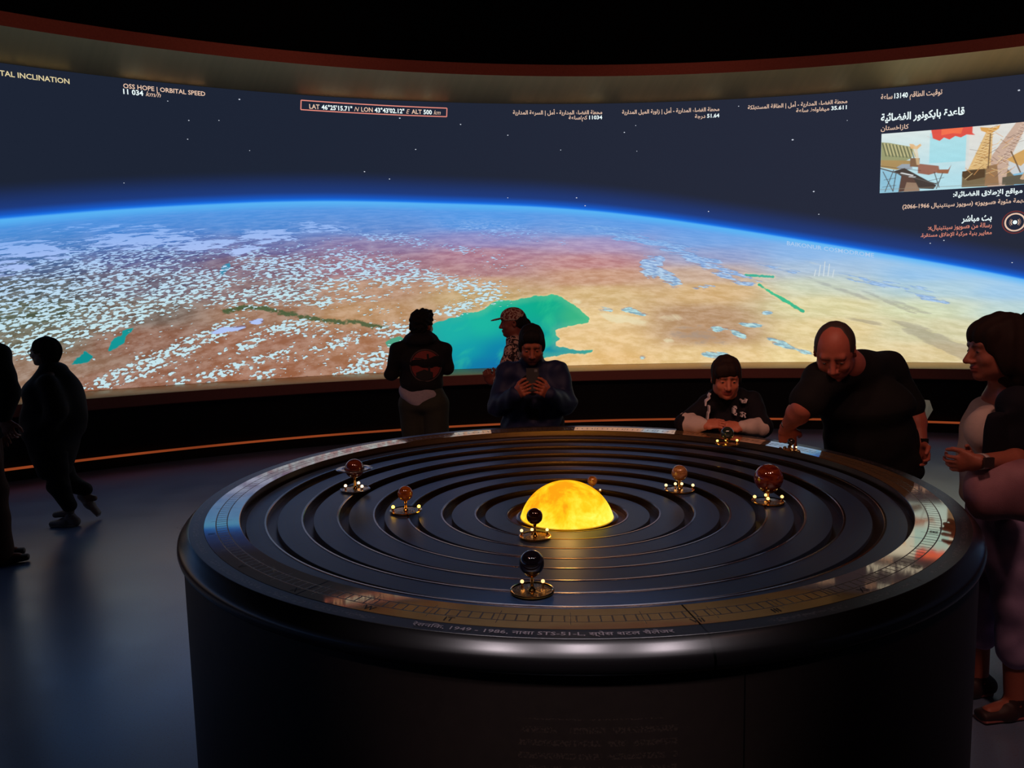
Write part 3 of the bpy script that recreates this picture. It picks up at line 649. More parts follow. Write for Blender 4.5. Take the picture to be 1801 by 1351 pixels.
# black inscription ring: worn illegible lettering round the edge
t = NT('black_inscription_ring'); r_, a_, g = polar(t)
n2 = t.noise(g, 200., 3)
wr = t.noise(t.comb(t.math('MULTIPLY', a_, 120.), t.math('MULTIPLY', r_, 130.)), 1., 2, .6)
wd = t.ss(t.noise(t.comb(t.math('MULTIPLY', a_, 14.), 0.), 1., 1), .40, .46)
bnd = t.math('LESS_THAN', t.math('ABSOLUTE', t.math('SUBTRACT', r_, 1.345)), .0085)
notfront = t.math('GREATER_THAN', t.math('ABSOLUTE', t.math('SUBTRACT', a_, R0(-94))), .34)
wm = t.math('MULTIPLY', t.math('MULTIPLY', t.math('MULTIPLY', t.ss(wr, .52, .56), bnd), wd), notfront)
jm = joints(t, r_, a_, JR, .0022)
c = t.mix(n2, rgb(30, 30, 34), rgb(42, 42, 46)); c = t.mix(t.math('MULTIPLY', wm, .75), c, rgb(92, 82, 84)); c = t.mix(jm, c, rgb(4, 4, 4))
M['inscr'] = t.bsdf(c, .36, .2, .6, t.math('ADD', t.math('MULTIPLY', n2, .1), t.math('MULTIPLY', wm, -2.)), .0002)
t = NT('black_lacquer_rim'); r_, a_, g = polar(t); jm = joints(t, r_, a_, JR, .0028)
c = t.mix(jm, rgb(24, 21, 23), rgb(2, 2, 2))
M['rim'] = t.bsdf(c, .25, .15, .6, t.math('SUBTRACT', 1., jm), .001)
t = NT('dark_brown_drum'); r_, a_, g = polar(t); q_ = t.xyz(g)
n2 = t.noise(g, 40., 3); jm = joints(t, r_, a_, [-78, -140, -20], .002)
ln = t.math('SINE', t.math('MULTIPLY', q_[2], 2*math.pi/.030)); wr = t.noise(t.comb(t.math('MULTIPLY', a_, 260.), t.math('MULTIPLY', q_[2], 160.)), 1., 2, .6)
wd = t.ss(t.noise(t.comb(t.math('MULTIPLY', a_, 30.), t.math('FLOOR', t.math('MULTIPLY', q_[2], 33.3))), 1., 0), .36, .44)
box_ = t.math('MULTIPLY', t.math('LESS_THAN', t.math('ABSOLUTE', t.math('SUBTRACT', a_, R0(-91.5))), .125), t.math('LESS_THAN', t.math('ABSOLUTE', t.math('SUBTRACT', q_[2], .752)), .062))
wm = t.math('MULTIPLY', t.math('MULTIPLY', t.math('MULTIPLY', t.math('GREATER_THAN', ln, .1), t.ss(wr, .50, .54)), wd), box_)
c = t.mix(n2, rgb(38, 29, 26), rgb(48, 37, 33)); c = t.mix(t.math('MULTIPLY', wm, .32), c, rgb(92, 72, 62)); c = t.mix(jm, c, rgb(6, 5, 5))
M['drum'] = t.bsdf(c, .5, .1, .45)

table = thing('orrery_table', 'big round black display table with engraved brass ring and stepped orbit grooves', 'display table', (TX, TY, 0))
C0 = (TX, TY, 0)
link('drum', sharp(lathe([(1.30, 0), (1.36, 0), (1.36, .04), (1.388, .05), (1.388, .925)], 192, C0)), M['drum'], table)
link('rim', sharp(lathe([(1.367, .984), (1.3705, .982), (1.378, .9752), (1.388, .9655), (1.397, .9560), (1.4035, .9465), (1.4055, .932), (1.403, .921), (1.397, .914), (1.388, .913), (1.38, .915)], 256, C0), 50), M['rim'], table)
link('inscription_ring', sharp(lathe([(1.367, .984), (1.366, ZR), (1.3215, ZR), (1.3215, .981)], 256, C0)), M['inscr'], table)
sr = link('scale_ring', sharp(lathe([(1.3205, .981), (1.3205, ZR+.0006), (1.210, ZR+.0006)], 256, C0)), M['brass_scale'], table)
link('brass_edge', sharp(lathe([(1.210, ZR+.0006), (1.208, ZR-.001), (1.208, .93)], 256, C0)), M['lip'], sr)
link('groove_floor', lathe([(1.209, .945), (1.10, .93), (.95, .90), (.5, .862), (.2, .845)], 192, C0), M['groove'], table)
for k in range(1, 9):
    ro_ = RLIP[k-1]-.034 if k > 1 else 1.1905; ri = RLIP[k]; z_ = ZRING[k]
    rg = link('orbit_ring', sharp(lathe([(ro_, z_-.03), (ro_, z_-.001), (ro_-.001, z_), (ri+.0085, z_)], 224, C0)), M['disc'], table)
    link('brass_edge', sharp(lathe([(ri+.0085, z_), (ri+.008, z_+.0012), (ri+.002, z_+.0006), (ri, z_-.0016), (ri, z_-.045)], 224, C0), 40), M['lip'], rg)
    if k < 8:
        tag(rg)
# sun collar and glowing dome
col_ = link('sun_collar', sharp(lathe([(.200, .852), (.200, .858), (.196, .860), (.186, .861), (.180, .858)], 128, C0)), M['lip'], table)
t = NT('sun_collar_teeth'); r_, a_, g = polar(t)
tk = t.math('GREATER_THAN', t.math('SINE', t.math('MULTIPLY', a_, 180.)), 0.)
M['teeth'] = t.bsdf(t.mix(tk, rgb(150, 104, 60), rgb(70, 44, 28)), .35, .8, .5, tk, .002)
link('toothed_ring', sharp(lathe([(.232, .848), (.200, .852)], 160, C0)), M['teeth'], table)
t = NT('sun_glow'); q_ = t.xyz(t.geo()); pos = t.comb(t.math('SUBTRACT', q_[0], TX), t.math('SUBTRACT', q_[1], TY), t.math('SUBTRACT', q_[2], .85))
n1 = t.noise(pos, 9., 5, .6, .6); n2 = t.noise(pos, 34., 4, .6)
nm = t.math('ADD', t.math('MULTIPLY', n1, .75), t.math('MULTIPLY', n2, .25))
hgt = t.math('SUBTRACT', q_[2], .85)
lowg = t.ss(hgt, 0., .09, .20, 0.)
m_ = t.math('ADD', nm, lowg)
c = t.mix(t.ss(m_, .40, .54), rgb(250, 146, 16), rgb(252, 182, 24)); c = t.mix(t.ss(m_, .52, .66), c, rgb(254, 208, 52)); c = t.mix(t.ss(m_, .62, .80), c, rgb(255, 232, 96))
M['sun'] = t.emit(c, 1.35)
# spherical cap: base radius .182, height .150
bR, bH = .182, .139; sR = (bR*bR+bH*bH)/(2*bH)
prof = []
amax = math.asin(min(1, bR/sR)) if bH < sR else math.pi-math.asin(bR/sR)
for i in range(25):
    a = amax*(1-i/24); prof.append((max(sR*math.sin(a), 1e-4), .858+bH-sR+sR*math.cos(a)))
dome = link('sun_dome', lathe(prof, 96, C0), M['sun'], table); tag(dome, 'glowing yellow and orange sun dome')
# warm lamp added above the sun dome, standing in for the bulb that lights it
bl = bpy.data.lights.new('sun_standin_lamp', 'POINT'); bo = bpy.data.objects.new('sun_standin_lamp', bl); COL.objects.link(bo); bo.location = (TX, TY, 1.06); bl.energy = .7; bl.color = (1, .55, .14); bl.shadow_soft_size = .04

# engraved characters on the scale ring and the legible line on the inscription ring
def ring_text(s_, r_, deg, cap, mt, bold=0., outward=False, name='engraving', z_=ZR+.0016, wid=None, shear=0.):
    vv, ff = glyphs(s_, bold, shear); k = cap/.73
    x0 = vv[:, 0].min(); W_ = vv[:, 0].max()-x0; kx = k if wid is None else wid/W_
    th = R0(deg)+((vv[:, 0]-x0-W_/2)*kx)/r_                 # read from outside the near rim: runs with the angle
    rr_ = r_-(vv[:, 1])*k if False else r_-cap/2-(-cap)+0*vv[:, 1]-vv[:, 1]*k
    P = np.stack([TX+rr_*np.cos(th), TY+rr_*np.sin(th), z_+0*th], 1)
    return link(name, mesh(P, ff, False), mt, sr if mt is M['engr'] else table)
M['engr'] = simple('engraved_line', (50, 42, 34), .6, .3)
M['letter'] = simple('dull_inlaid_letters', (160, 146, 150), .5, .4, .5, .3, 300)
def front_deg(x, y): return ang_of(x, y, ZR)
d0, d1 = front_deg(722, 1101), front_deg(1182, 1106)
ring_text('रेसनिक, 1949 - 1986, नासा STS-51-L, स्पेस शटल चैलेंजर', 1.345, (d0+d1)/2, .017, M['letter'], .01, wid=R0(abs(d1-d0))*1.345, name='inscription')
for (x, y, s_) in ((1632, 935, 'Ж'), (1345, 1062, 'III'), (1215, 1080, 'VII'), (800, 1078, 'IT'), (668, 1058, 'W'), (560, 1022, 'X'), (470, 985, 'V'), (405, 935, 'II'), (1560, 985, 'IIII'), (1480, 1025, 'XI')):
    ring_text(s_, 1.2655 if s_ in 'Ж' else 1.300, front_deg(x, y), .022, M['engr'])

# ------------------------------------------------------------------ planets on their little brass stands
M['gold'] = simple('polished_gold', (226, 168, 84), .14, 1., .5, .08, 30)
t = NT('filigree_gold'); o_ = t.obj(); q_ = t.xyz(o_)
wv = t.noise(o_, 95., 2, .5, 1.5); sw = t.ss(t.math('ABSOLUTE', t.math('SUBTRACT', wv, .5)), .012, .05)
M['filigree'] = t.bsdf(t.mix(sw, rgb(50, 32, 16), rgb(220, 160, 80)), .2, 1., .5, sw, .001)
M['silver'] = simple('grey_metal_disc', (168, 172, 176), .25, .9)
def glass(name, a, b, rough=.08, sc=14., st=(1, 1, 5)):
    t = NT(name); o_ = t.obj(); n_ = t.noise(t.map(o_, sc=st), sc, 5, .6, .8)
    return t.bsdf(t.mix(t.ss(n_, .35, .65), rgb(*a), rgb(*b)), rough, .0, .8, None, 0, Coat_Weight=.6, Coat_Roughness=.05)
def planet(label, bx, by, bz, sx_, sy_, sR_, dR, mat, bulbs, bulb_e=(255, 196, 110), be=1.5, cup=True, ringp=False, oct_=False, dmat=None, tilt=0., br=None, sm=1.):
    for _ in range(3):                          # the dish rests on the highest ring under it
        p = atz(bx, by, bz); q_r = math.hypot(p[0]-TX, p[1]-TY)+dR*.97
        bz = next((ZRING[i] for i in range(9) if q_r >= RLIP[i]), ZRING[8])+.0022
    z0 = bz; p = atz(bx, by, bz)
    sc_ = A(sx_, sy_, p[1]); sz_ = sc_[2]; px_, py_ = float(p[0]), float(p[1])
    px2 = float(sc_[0])
    P = thing('planet_model', label, 'planet model', (px_, py_, z0))
    g2 = dmat or M['gold']; nseg = 8 if oct_ else 48
    h = dR*.10
    link('dish', sharp(lathe([(0, 0), (dR*.93, 0), (dR, h*.6), (dR*1.0, h), (dR*.94, h*1.15), (dR*.88, h*.8)], nseg, (px_, py_, z0)), 30), g2, P)
    link('filigree_plate', lathe([(dR*.88, h*.8), (dR*.5, h*.9), (dR*.14, h*1.2), (0, h*1.2)], 48, (px_, py_, z0)), M['filigree'] if dmat is None else M['filigree'], P)
    # stem
    top = sz_-sR_*.97; r0 = dR*.085
    H_ = top-(z0+h)
    link('stem', lathe([(r0*2.3, z0+h), (r0*1.5, z0+h+H_*.12), (r0*.9, z0+h+H_*.3), (r0*.75, z0+h+H_*.7), (r0*1.3, z0+h+H_*.97), (r0*1.2, top+sR_*.02)], 20, (px_, py_, 0)), M['gold'], P)
    if cup:
        link('cup', sharp(lathe([(r0, top-.001), (sR_*.34, top+.001), (sR_*.56, top+sR_*.17), (sR_*.60, top+sR_*.19), (sR_*.62, top+sR_*.15), (sR_*.36, top-.003), (r0, top-.004)], 32, (px_, py_, 0), closed=True)), M['gold'], P)
    pr = [(max(1e-4, sR_*math.sin(math.pi*i/24)), -sR_*math.cos(math.pi*i/24)) for i in range(25)]
    gl = bpy.data.objects.new('globe', lathe(pr, 48)); COL.objects.link(gl); gl.data.materials.append(mat); gl.location = (0, 0, sz_-z0); gl.parent = P
    if ringp:
        rs_ = bpy.data.objects.new('planet_ring', lathe([(sR_*1.08, 0), (sR_*1.9, .0), (sR_*1.9, .0012), (sR_*1.08, .0012)], 64, closed=True)); COL.objects.link(rs_); rs_.data.materials.append(M['silver']); rs_.location = (0, 0, sz_-z0-.002); rs_.parent = P; rs_.rotation_euler = (R0(0), R0(0), 0)
    bm = glow('bulb_%d_%d' % (bulb_e[1], int(be*10)), bulb_e, be)
    for (a, rad) in bulbs:
        x_ = px_+dR*rad*math.cos(R0(a)); y_ = py_+dR*rad*math.sin(R0(a)); b = br or dR*.10
        post = link('bulb_post', lathe([(b*.8, z0+h), (b*.5, z0+h+b*.5), (b*.4, z0+h+b*1.4), (b*.7, z0+h+b*1.8)], 12, (x_, y_, 0)), M['gold'], P)
        link('bulb', lathe([(max(1e-4, b*math.sin(math.pi*i/10)), z0+h+b*2.5-b*math.cos(math.pi*i/10)) for i in range(11)], 16, (x_, y_, 0)), bm, post)
    return P, (px_, py_, sz_)
bronze = glass('red_brown_glass_globe', (70, 24, 14), (120, 56, 30))
planet('copper brown planet globe with a flat grey ring on a pale octagonal dish', 625, 862, .931, 621, 824, .0395, .064, bronze, [(200, .62), (75, .5), (320, .7)], (255, 220, 180), 2.2, False, True, True, M['silver'])
planet('small amber planet globe on the brightest lit gold dish, left of the sun', 714, 900, .903, 712, 868, .0290, .062, glass('amber_globe', (120, 60, 16), (190, 110, 34)), [(190, .78), (-8, .84)], (255, 190, 60), 9., False)
planet('dark globe on a thin stem standing right in front of the glowing sun', 941, 945, .8815, 943, 908, .0285, .056, glass('dark_red_globe', (36, 12, 10), (58, 20, 14)), [(160, .88), (110, .5), (25, .86)], (255, 214, 150), 1.8, False)
planet('large black glossy globe on a broad gold dish, nearest the table edge', 936, 1041, .9300, 937, 990, .0335, .059, glass('black_purple_globe', (18, 12, 18), (40, 28, 36)), [(135, .62), (40, .66)], (255, 208, 140), 1.6, True, br=.0052)
planet('tan marbled globe on a gold dish with four lights, right of the sun', 1195, 863, .892, 1196, 832, .0335, .063, glass('tan_marble_globe', (124, 84, 50), (176, 130, 84), sc=20), [(170, .88), (110, .5), (60, .5), (0, .9)], (255, 216, 150), 2.0, False)
planet('biggest red brown banded globe on a gold dish, right side of the table', 1351, 884, .9165, 1352, 841, .0535, .062, glass('deep_red_globe', (78, 18, 14), (128, 58, 30), sc=16, st=(1, 1, 4)), [(170, .8), (0, .85), (90, .45), (250, .4)], (255, 206, 120), 2.2, True)
planet('dark green globe on a lit gold dish in front of the boy', 1279, 782, .9565, 1278, 762, .0310, .056, glass('dark_green_globe', (28, 40, 34), (52, 64, 54)), [(180, .85), (0, .85), (90, .4)], (255, 206, 90), 4., True)
planet('tiny amber globe standing just behind the glowing sun', 1042, 866, .8815, 1035, 846, .0215, .038, glass('small_amber_globe', (130, 78, 30), (186, 128, 56)), [(-20, .9)], (255, 214, 140), 2., False)
planet('tiny dark planet globe under the leaning man\'s fingertips', 1391, 792, .9565, 1388, 777, .017, .034, glass('dark_small_globe', (30, 26, 24), (50, 42, 36)), [(60, .7), (20, .9)], (255, 214, 150), 3.5, False)
for (x, y, lab) in ((378, 53, 'small round ceiling light above the left of the screen'), (1014, 95, 'small round ceiling light above the middle of the screen')):
    p = atz(x, y, 5.16); D_ = thing('ceiling_light', lab, 'ceiling light', p, 'small round ceiling lights')
    link('housing', lathe([(.0, .04), (.055, .04), (.06, 0), (.045, -.006), (.03, .01), (0, .012)], 32, p), M['silver'], D_)
    link('lens', lathe([(.03, .008), (.018, -.004), (0, -.006)], 24, p), glow('ceiling_lens', (120, 122, 124), 1.), D_)
#PART3
# ------------------------------------------------------------------ people: signed-distance bodies polygonised with surface nets
def V3(*a): return np.array(a, float)
def nrm(v): v = np.asarray(v, float); return v/(np.linalg.norm(v)+1e-12)
class SDF:
    def __init__(s): s.p = []
    def cone(s, a, b, ra, rb, k=.02, col=0, op='+'):
        a, b = np.asarray(a, float), np.asarray(b, float); r = max(ra, rb)
        s.p.append(('c', (a, b, ra, rb), k, col, op, np.minimum(a, b)-r, np.maximum(a, b)+r)); return s
    def chain(s, pts, rs, k=.02, col=0):
        for i in range(len(pts)-1): s.cone(pts[i], pts[i+1], rs[i], rs[i+1], k, col)
        return s
    def ell(s, c, r, X=(1, 0, 0), Y=(0, 1, 0), Z=(0, 0, 1), k=.02, col=0, op='+'):
        c = np.asarray(c, float); R = np.array([nrm(X), nrm(Y), nrm(Z)]); r = np.asarray(r, float); m_ = r.max()
        s.p.append(('e', (c, r, R), k, col, op, c-m_, c+m_)); return s
    def limb(s, a, b, r0, r1, xd, k=.03, col=0, op='+'):   # elliptical tapering limb; r0,r1=(rx,ry); xd = direction of rx
        a, b = np.asarray(a, float), np.asarray(b, float); m_ = max(*r0, *r1)
        s.p.append(('l', (a, b, r0, r1, np.asarray(xd, float)), k, col, op, np.minimum(a, b)-m_, np.maximum(a, b)+m_)); return s
    def box(s, c, h, R, rd=.003, k=.004, col=0, op='+'):
        c = np.asarray(c, float); m_ = np.linalg.norm(h); s.p.append(('b', (c, np.asarray(h, float), np.asarray(R, float), rd), k, col, op, c-m_, c+m_)); return s
    @staticmethod
    def ev(t_, a, P):
        if t_ == 'c':
            A_, B_, ra, rb = a; d = B_-A_; L = d@d+1e-12; w_ = P-A_; h = np.clip(w_@d/L, 0, 1)
            return np.sqrt(((w_-h[..., None]*d)**2).sum(-1))-(ra+(rb-ra)*h)
        if t_ == 'e':
            c, r, R = a; q = (P-c)@R.T; k0 = np.sqrt(((q/r)**2).sum(-1))+1e-9; k1 = np.sqrt(((q/r**2)**2).sum(-1))+1e-9; return k0*(k0-1)/k1
        if t_ == 'l':
            A_, B_, r0, r1, xd = a; d = B_-A_; L = np.linalg.norm(d)+1e-9; z_ = d/L; x_ = nrm(xd-(xd@z_)*z_); y_ = np.cross(z_, x_)
            w_ = P-A_; h = w_@z_; t1 = np.clip(h/L, 0, 1); rx = r0[0]+(r1[0]-r0[0])*t1; ry = r0[1]+(r1[1]-r0[1])*t1; mn = np.minimum(rx, ry)
            dz = h-t1*L; q = np.sqrt((w_@x_/rx)**2+(w_@y_/ry)**2+(dz/(mn*.6))**2); return (q-1)*mn
        if t_ == 'b':
            c, hh, R, rd = a; q = np.abs((P-c)@R.T)-hh+rd
            return np.sqrt((np.maximum(q, 0)**2).sum(-1))+np.minimum(q.max(-1), 0)-rd
    def build(s, h=.006, disp=None, cols=None):
        lo = np.min([p[5] for p in s.p if p[4] == '+'], 0)-3*h-.01; hi = np.max([p[6] for p in s.p if p[4] == '+'], 0)+3*h+.01
        n = np.ceil((hi-lo)/h).astype(int)+1
        D = np.full(n, .12, np.float32); ax = [lo[i]+h*np.arange(n[i]) for i in range(3)]
        for (t_, a, k, col, op, l_, h_) in s.p:
            m_ = k+3*h+.004
            i0 = np.maximum(np.floor((l_-m_-lo)/h).astype(int), 0); i1 = np.minimum(np.ceil((h_+m_-lo)/h).astype(int)+1, n)
            if (i1 <= i0).any(): continue
            G = np.stack(np.meshgrid(*[ax[i][i0[i]:i1[i]] for i in range(3)], indexing='ij'), -1)
            d = s.ev(t_, a, G); sl = tuple(slice(i0[i], i1[i]) for i in range(3)); c_ = D[sl]
            if op == '+':
                hh = np.clip(k-np.abs(d-c_), 0, None)/k if k > 0 else 0; D[sl] = np.minimum(d, c_)-hh*hh*k*.25
            elif op == '-':
                hh = np.clip(k-np.abs(-d-c_), 0, None)/k; D[sl] = np.maximum(-d, c_)+hh*hh*k*.25
        # cuts over the whole grid ('x' planes) are stored as callables
        if disp is not None:
            near = np.argwhere(np.abs(D) < .035)
            P = lo+near*h; D[tuple(near.T)] += disp(P).astype(np.float32)
        v, q = surface_nets(D, lo, h)
        me = mesh_np(v, q)
        if cols:
            W_ = np.zeros((len(v), len(cols))); 
            for (t_, a, k, col, op, l_, h_) in s.p:
                if op != '+' : continue
                m_ = np.all((v > l_-.03) & (v < h_+.03), 1)
                if not m_.any(): continue
                d = s.ev(t_, a, v[m_]); W_[m_, col] = np.maximum(W_[m_, col], np.exp(-np.clip(np.abs(d), 0, .2)/.0028))
            W_ += 1e-9; W_ /= W_.sum(1, keepdims=True); cc = W_@np.array([lin(c) for c in cols]); cattr(me, 'tint', cc)
        return me
def surface_nets(D, lo, h):
    n = np.array(D.shape); S_ = D < 0
    c8 = [S_[i:n[0]-1+i, j:n[1]-1+j, k:n[2]-1+k] for i in (0, 1) for j in (0, 1) for k in (0, 1)]
    sm = sum(c.astype(np.int8) for c in c8); act = (sm > 0) & (sm < 8)
    cells = np.argwhere(act); idx = np.full(act.shape, -1, np.int64); idx[tuple(cells.T)] = np.arange(len(cells))
    acc = np.zeros((len(cells), 3)); cnt = np.zeros(len(cells))
    co_ = [(i, j, k) for i in (0, 1) for j in (0, 1) for k in (0, 1)]
    vals = {c: D[tuple((cells+np.array(c)).T)] for c in co_}
    for a in co_:
        for d in range(3):
            if a[d] == 1: continue
            b = list(a); b[d] = 1; b = tuple(b); va, vb = vals[a], vals[b]; m_ = (va < 0) != (vb < 0)
            t_ = np.where(m_, va/(va-vb+1e-20), 0); p = np.array(a, float)+0*t_[:, None]; p[:, d] = t_
            acc[m_] += p[m_]; cnt[m_] += 1
    v = lo+h*(cells+acc/cnt[:, None]); Q = []
    for d in range(3):
        e1, e2 = (d+1) % 3, (d+2) % 3
        sl0 = [slice(1, n[i]-1) for i in range(3)]; sl0[d] = slice(0, n[d]-1); sl1 = list(sl0); sl1[d] = slice(1, n[d])
        a = S_[tuple(sl0)]; b = S_[tuple(sl1)]; m_ = a != b; P = np.argwhere(m_)
        off = np.array([1, 1, 1]); off[d] = 0; P = P+off
        u = np.zeros(3, int); u[e1] = 1; w_ = np.zeros(3, int); w_[e2] = 1
        q = np.stack([idx[tuple((P-u-w_).T)], idx[tuple((P-w_).T)], idx[tuple(P.T)], idx[tuple((P-u).T)]], 1)
        fl_ = ~a[m_]; q[fl_] = q[fl_][:, ::-1]
        Q.append(q)
    return v, np.concatenate(Q)
def folds(amp, f, sd=0.):
    def fn(P):
        x, y, z_ = P.T
        return amp*(np.sin(f*(z_*1.1+.5*x)+2.2*np.sin(f*.33*(x+y)+sd)+sd)*.6+np.sin(f*1.7*(z_*.5-x*.8+y*.6)+1.7*np.sin(f*.4*z_+sd))*.4)
    return fn
def curls(amp, f):
    def fn(P):
        x, y, z_ = P.T
        return amp*(np.sin(f*x+2*np.sin(f*.6*z_))*np.sin(f*y+1.5*np.sin(f*.7*x))*np.sin(f*z_+2*np.sin(f*.5*y)))
    return fn
def strands(amp, f, ax_=(0, 0, 1)):
    def fn(P):
        x, y, z_ = P.T
        return amp*(np.sin(f*x+1.2*np.sin(14*z_))+np.sin(f*1.3*y+1.4*np.sin(11*z_+1)))*.5
    return fn

def skin_mat(name, rough=.5):
    t = NT(name); a_ = t.attr('tint', 'Color'); n_ = t.noise(t.geo(), 120., 3)
    return t.bsdf(t.mix(t.math('MULTIPLY', n_, .25), a_, t.mix(1., a_, rgb(220, 150, 130), 'MULTIPLY')), rough, 0, .35, n_, .0006, Subsurface_Weight=.12, Subsurface_Radius=(.01, .004, .002))
M['skin'] = skin_mat('skin')
def cloth(name, c, rough=.85, var=.2, sc=60., weave=True, **kw):
    t = NT(name); col = rgb(*c); g_ = t.geo(); n1 = t.noise(g_, sc, 3); n2 = t.noise(g_, 420., 2)
    return t.bsdf(t.mix(n1, tuple(x*(1-var) for x in col[:3])+(1,), tuple(x*(1+var) for x in col[:3])+(1,)), rough, 0, .25, n2 if weave else None, .0012, **kw)
M['hair_dark'] = simple('dark_brown_hair', (38, 24, 20), .75, 0, .2, .3, 80)
M['hair_black'] = simple('black_hair', (18, 14, 14), .8, 0, .15, .3, 80)
M['shoe_dark'] = simple('dark_shoe_leather', (26, 22, 22), .5)
M['eye'] = simple('eye_white', (112, 96, 90), .4, 0, .6, .02)
M['iris'] = simple('dark_iris', (28, 18, 14), .15, 0, .7)

def head(s, c, F, U, k=1., skin=0, lip=1, brow=2, beard=None, dy=0., nose=1.0, jaw=1.0, bc=0):
    """face and skull round the eye-level centre c, looking along F"""
    F = nrm(F); U = nrm(np.asarray(U)-np.dot(U, F)*F); R = np.cross(F, U)          # R = the figure's right-hand side
    P = lambda r, f, u: c+k*(R*r+F*f+U*u)
    E = lambda r, f, u, rr, kk=.012, col=skin, op='+': s.ell(P(r, f, u), np.array(rr)*k, R, F, U, kk*k, col, op)
    E(0, -.012, .022, (.077, .097, .094)); E(0, .028, -.03, (.063, .060, .078), .03); E(0, .030, -.076, (.054*jaw, .050, .042), .03)
    E(0, .066, -.100, (.022*jaw, .020, .017), .02)
    E(.052, .0, -.066, (.02, .04, .035), .02); E(-.052, .0, -.066, (.02, .04, .035), .02)
    s.cone(P(-.036, .074, .020), P(.036, .074, .020), .013*k, .013*k, .014*k, skin)       # brow ridge
    for sg in (-1, 1):
        E(sg*.032, .096, -.002, (.017, .016, .013), .012, skin, '-')
        E(sg*.032, .0745, -.003, (.0135, .0125, .0115), .004, skin)
        E(sg*.040, .062, -.036, (.020, .018, .018), .02)                                  # cheek
        s.cone(P(sg*.016, .090, .0205), P(sg*.046, .077, .020), .0048*k, .0036*k, .003*k, brow)
        s.ell(P(sg*.079, -.008, -.010), np.array((.008, .019, .032))*k, R+F*sg*-.25, F+R*sg*.25, U, .008*k, skin)
        s.ell(P(sg*.083, -.004, -.006), np.array((.006, .010, .018))*k, R, F, U, .004*k, skin, '-')
    s.cone(P(0, .086, .006), P(0, .108*nose, -.036), .0085*k, .0125*k, .012*k, skin)
    for sg in (-1, 1): E(sg*.0125, .098, -.041, (.010, .012, .0085), .006)
    s.ell(P(0, .084, -.0635), np.array((.025, .013, .0062))*k, R, F, U, .004*k, lip)
    s.ell(P(0, .083, -.0745), np.array((.022, .013, .0070))*k, R, F, U, .004*k, lip)
    s.ell(P(0, .099, -.0690), np.array((.026, .006, .0018))*k, R, F, U, .003*k, skin, '-')
    if beard is not None:
        E(0, .036, -.078, (.0575, .054, .042), .008, beard); E(0, .070, -.102, (.026, .022, .018), .01, beard)
        E(.054, .008, -.06, (.018, .03, .036), .006, beard); E(-.054, .008, -.06, (.018, .03, .036), .006, beard)
        s.ell(P(0, .090, -.0545), np.array((.026, .009, .006))*k, R, F, U, .004*k, beard)
    return P, R, F, U
def eyes(P, R, F, U, k, par):
    for sg in (-1, 1):
        e = SDF().ell(P(sg*.032, .0765, -.003), np.array((.0118, .0118, .0050))*k, R, F, U, .001); o_ = link('eye', e.build(.0022), M['eye'], par)
        e = SDF().ell(P(sg*.032, .0855, -.004), np.array((.0055, .0042, .0046))*k, R, F, U, .001); link('iris', e.build(.0016), M['iris'], o_)
def hand(s, wr, tip, palmn, right, k=1., curl=.5, thumb=.6, skin=0, spread=.06, curls4=None):
    """palm, four separate fingers and a thumb; palmn = direction the palm faces"""
    D_ = nrm(np.asarray(tip)-wr); N = nrm(np.asarray(palmn)-np.dot(palmn, D_)*D_); Sd = np.cross(D_, N)*(1 if right else -1)   # towards the thumb
    pe_ = wr+D_*.088*k
    s.limb(wr, wr+D_*.03*k, (.028*k, .020*k), (.034*k, .018*k), Sd, .012, skin)
    s.limb(wr+D_*.02*k, pe_-D_*.01*k, (.034*k, .017*k), (.041*k, .0135*k), Sd, .012, skin)
    L = [.066, .076, .071, .056]; offs = [.030, .0105, -.009, -.028]
    for i in range(4):
        cu_ = curl if curls4 is None else curls4[i]
        b = pe_+Sd*offs[i]*k-D_*(.004+.004*abs(i-1))*k; d = nrm(D_+Sd*(1.5-i)*spread); p = b; r = .0088*k
        for j, (fr, cj) in enumerate(((.46, .8), (.30, 1.25), (.24, .8))):
            an = cu_*cj; d = nrm(d*math.cos(an)+N*math.sin(an)-0*D_); 
            q = p+d*L[i]*fr*k; s.cone(p, q, r, r*.92, .003, skin); p = q; r *= .92
            N2 = N; 
            N_ = nrm(N*math.cos(an)-D_*math.sin(an))
            N, keep = N_, N
            D2 = None
            if j == 0: N0 = keep
        N = N0
    b = wr+D_*.030*k+Sd*.026*k+N*.004*k; d = nrm(D_*.75+Sd*.8+N*thumb*.6); m_ = b+d*.040*k; d2 = nrm(D_*.95+Sd*.25+N*thumb); e = m_+d2*.030*k; d3 = nrm(D_*.9+N*thumb-Sd*.1)
    s.cone(b, m_, .0155*k, .0115*k, .012, skin); s.cone(m_, e, .011*k, .010*k, .003, skin); s.cone(e, e+d3*.024*k, .010*k, .0078*k, .003, skin)

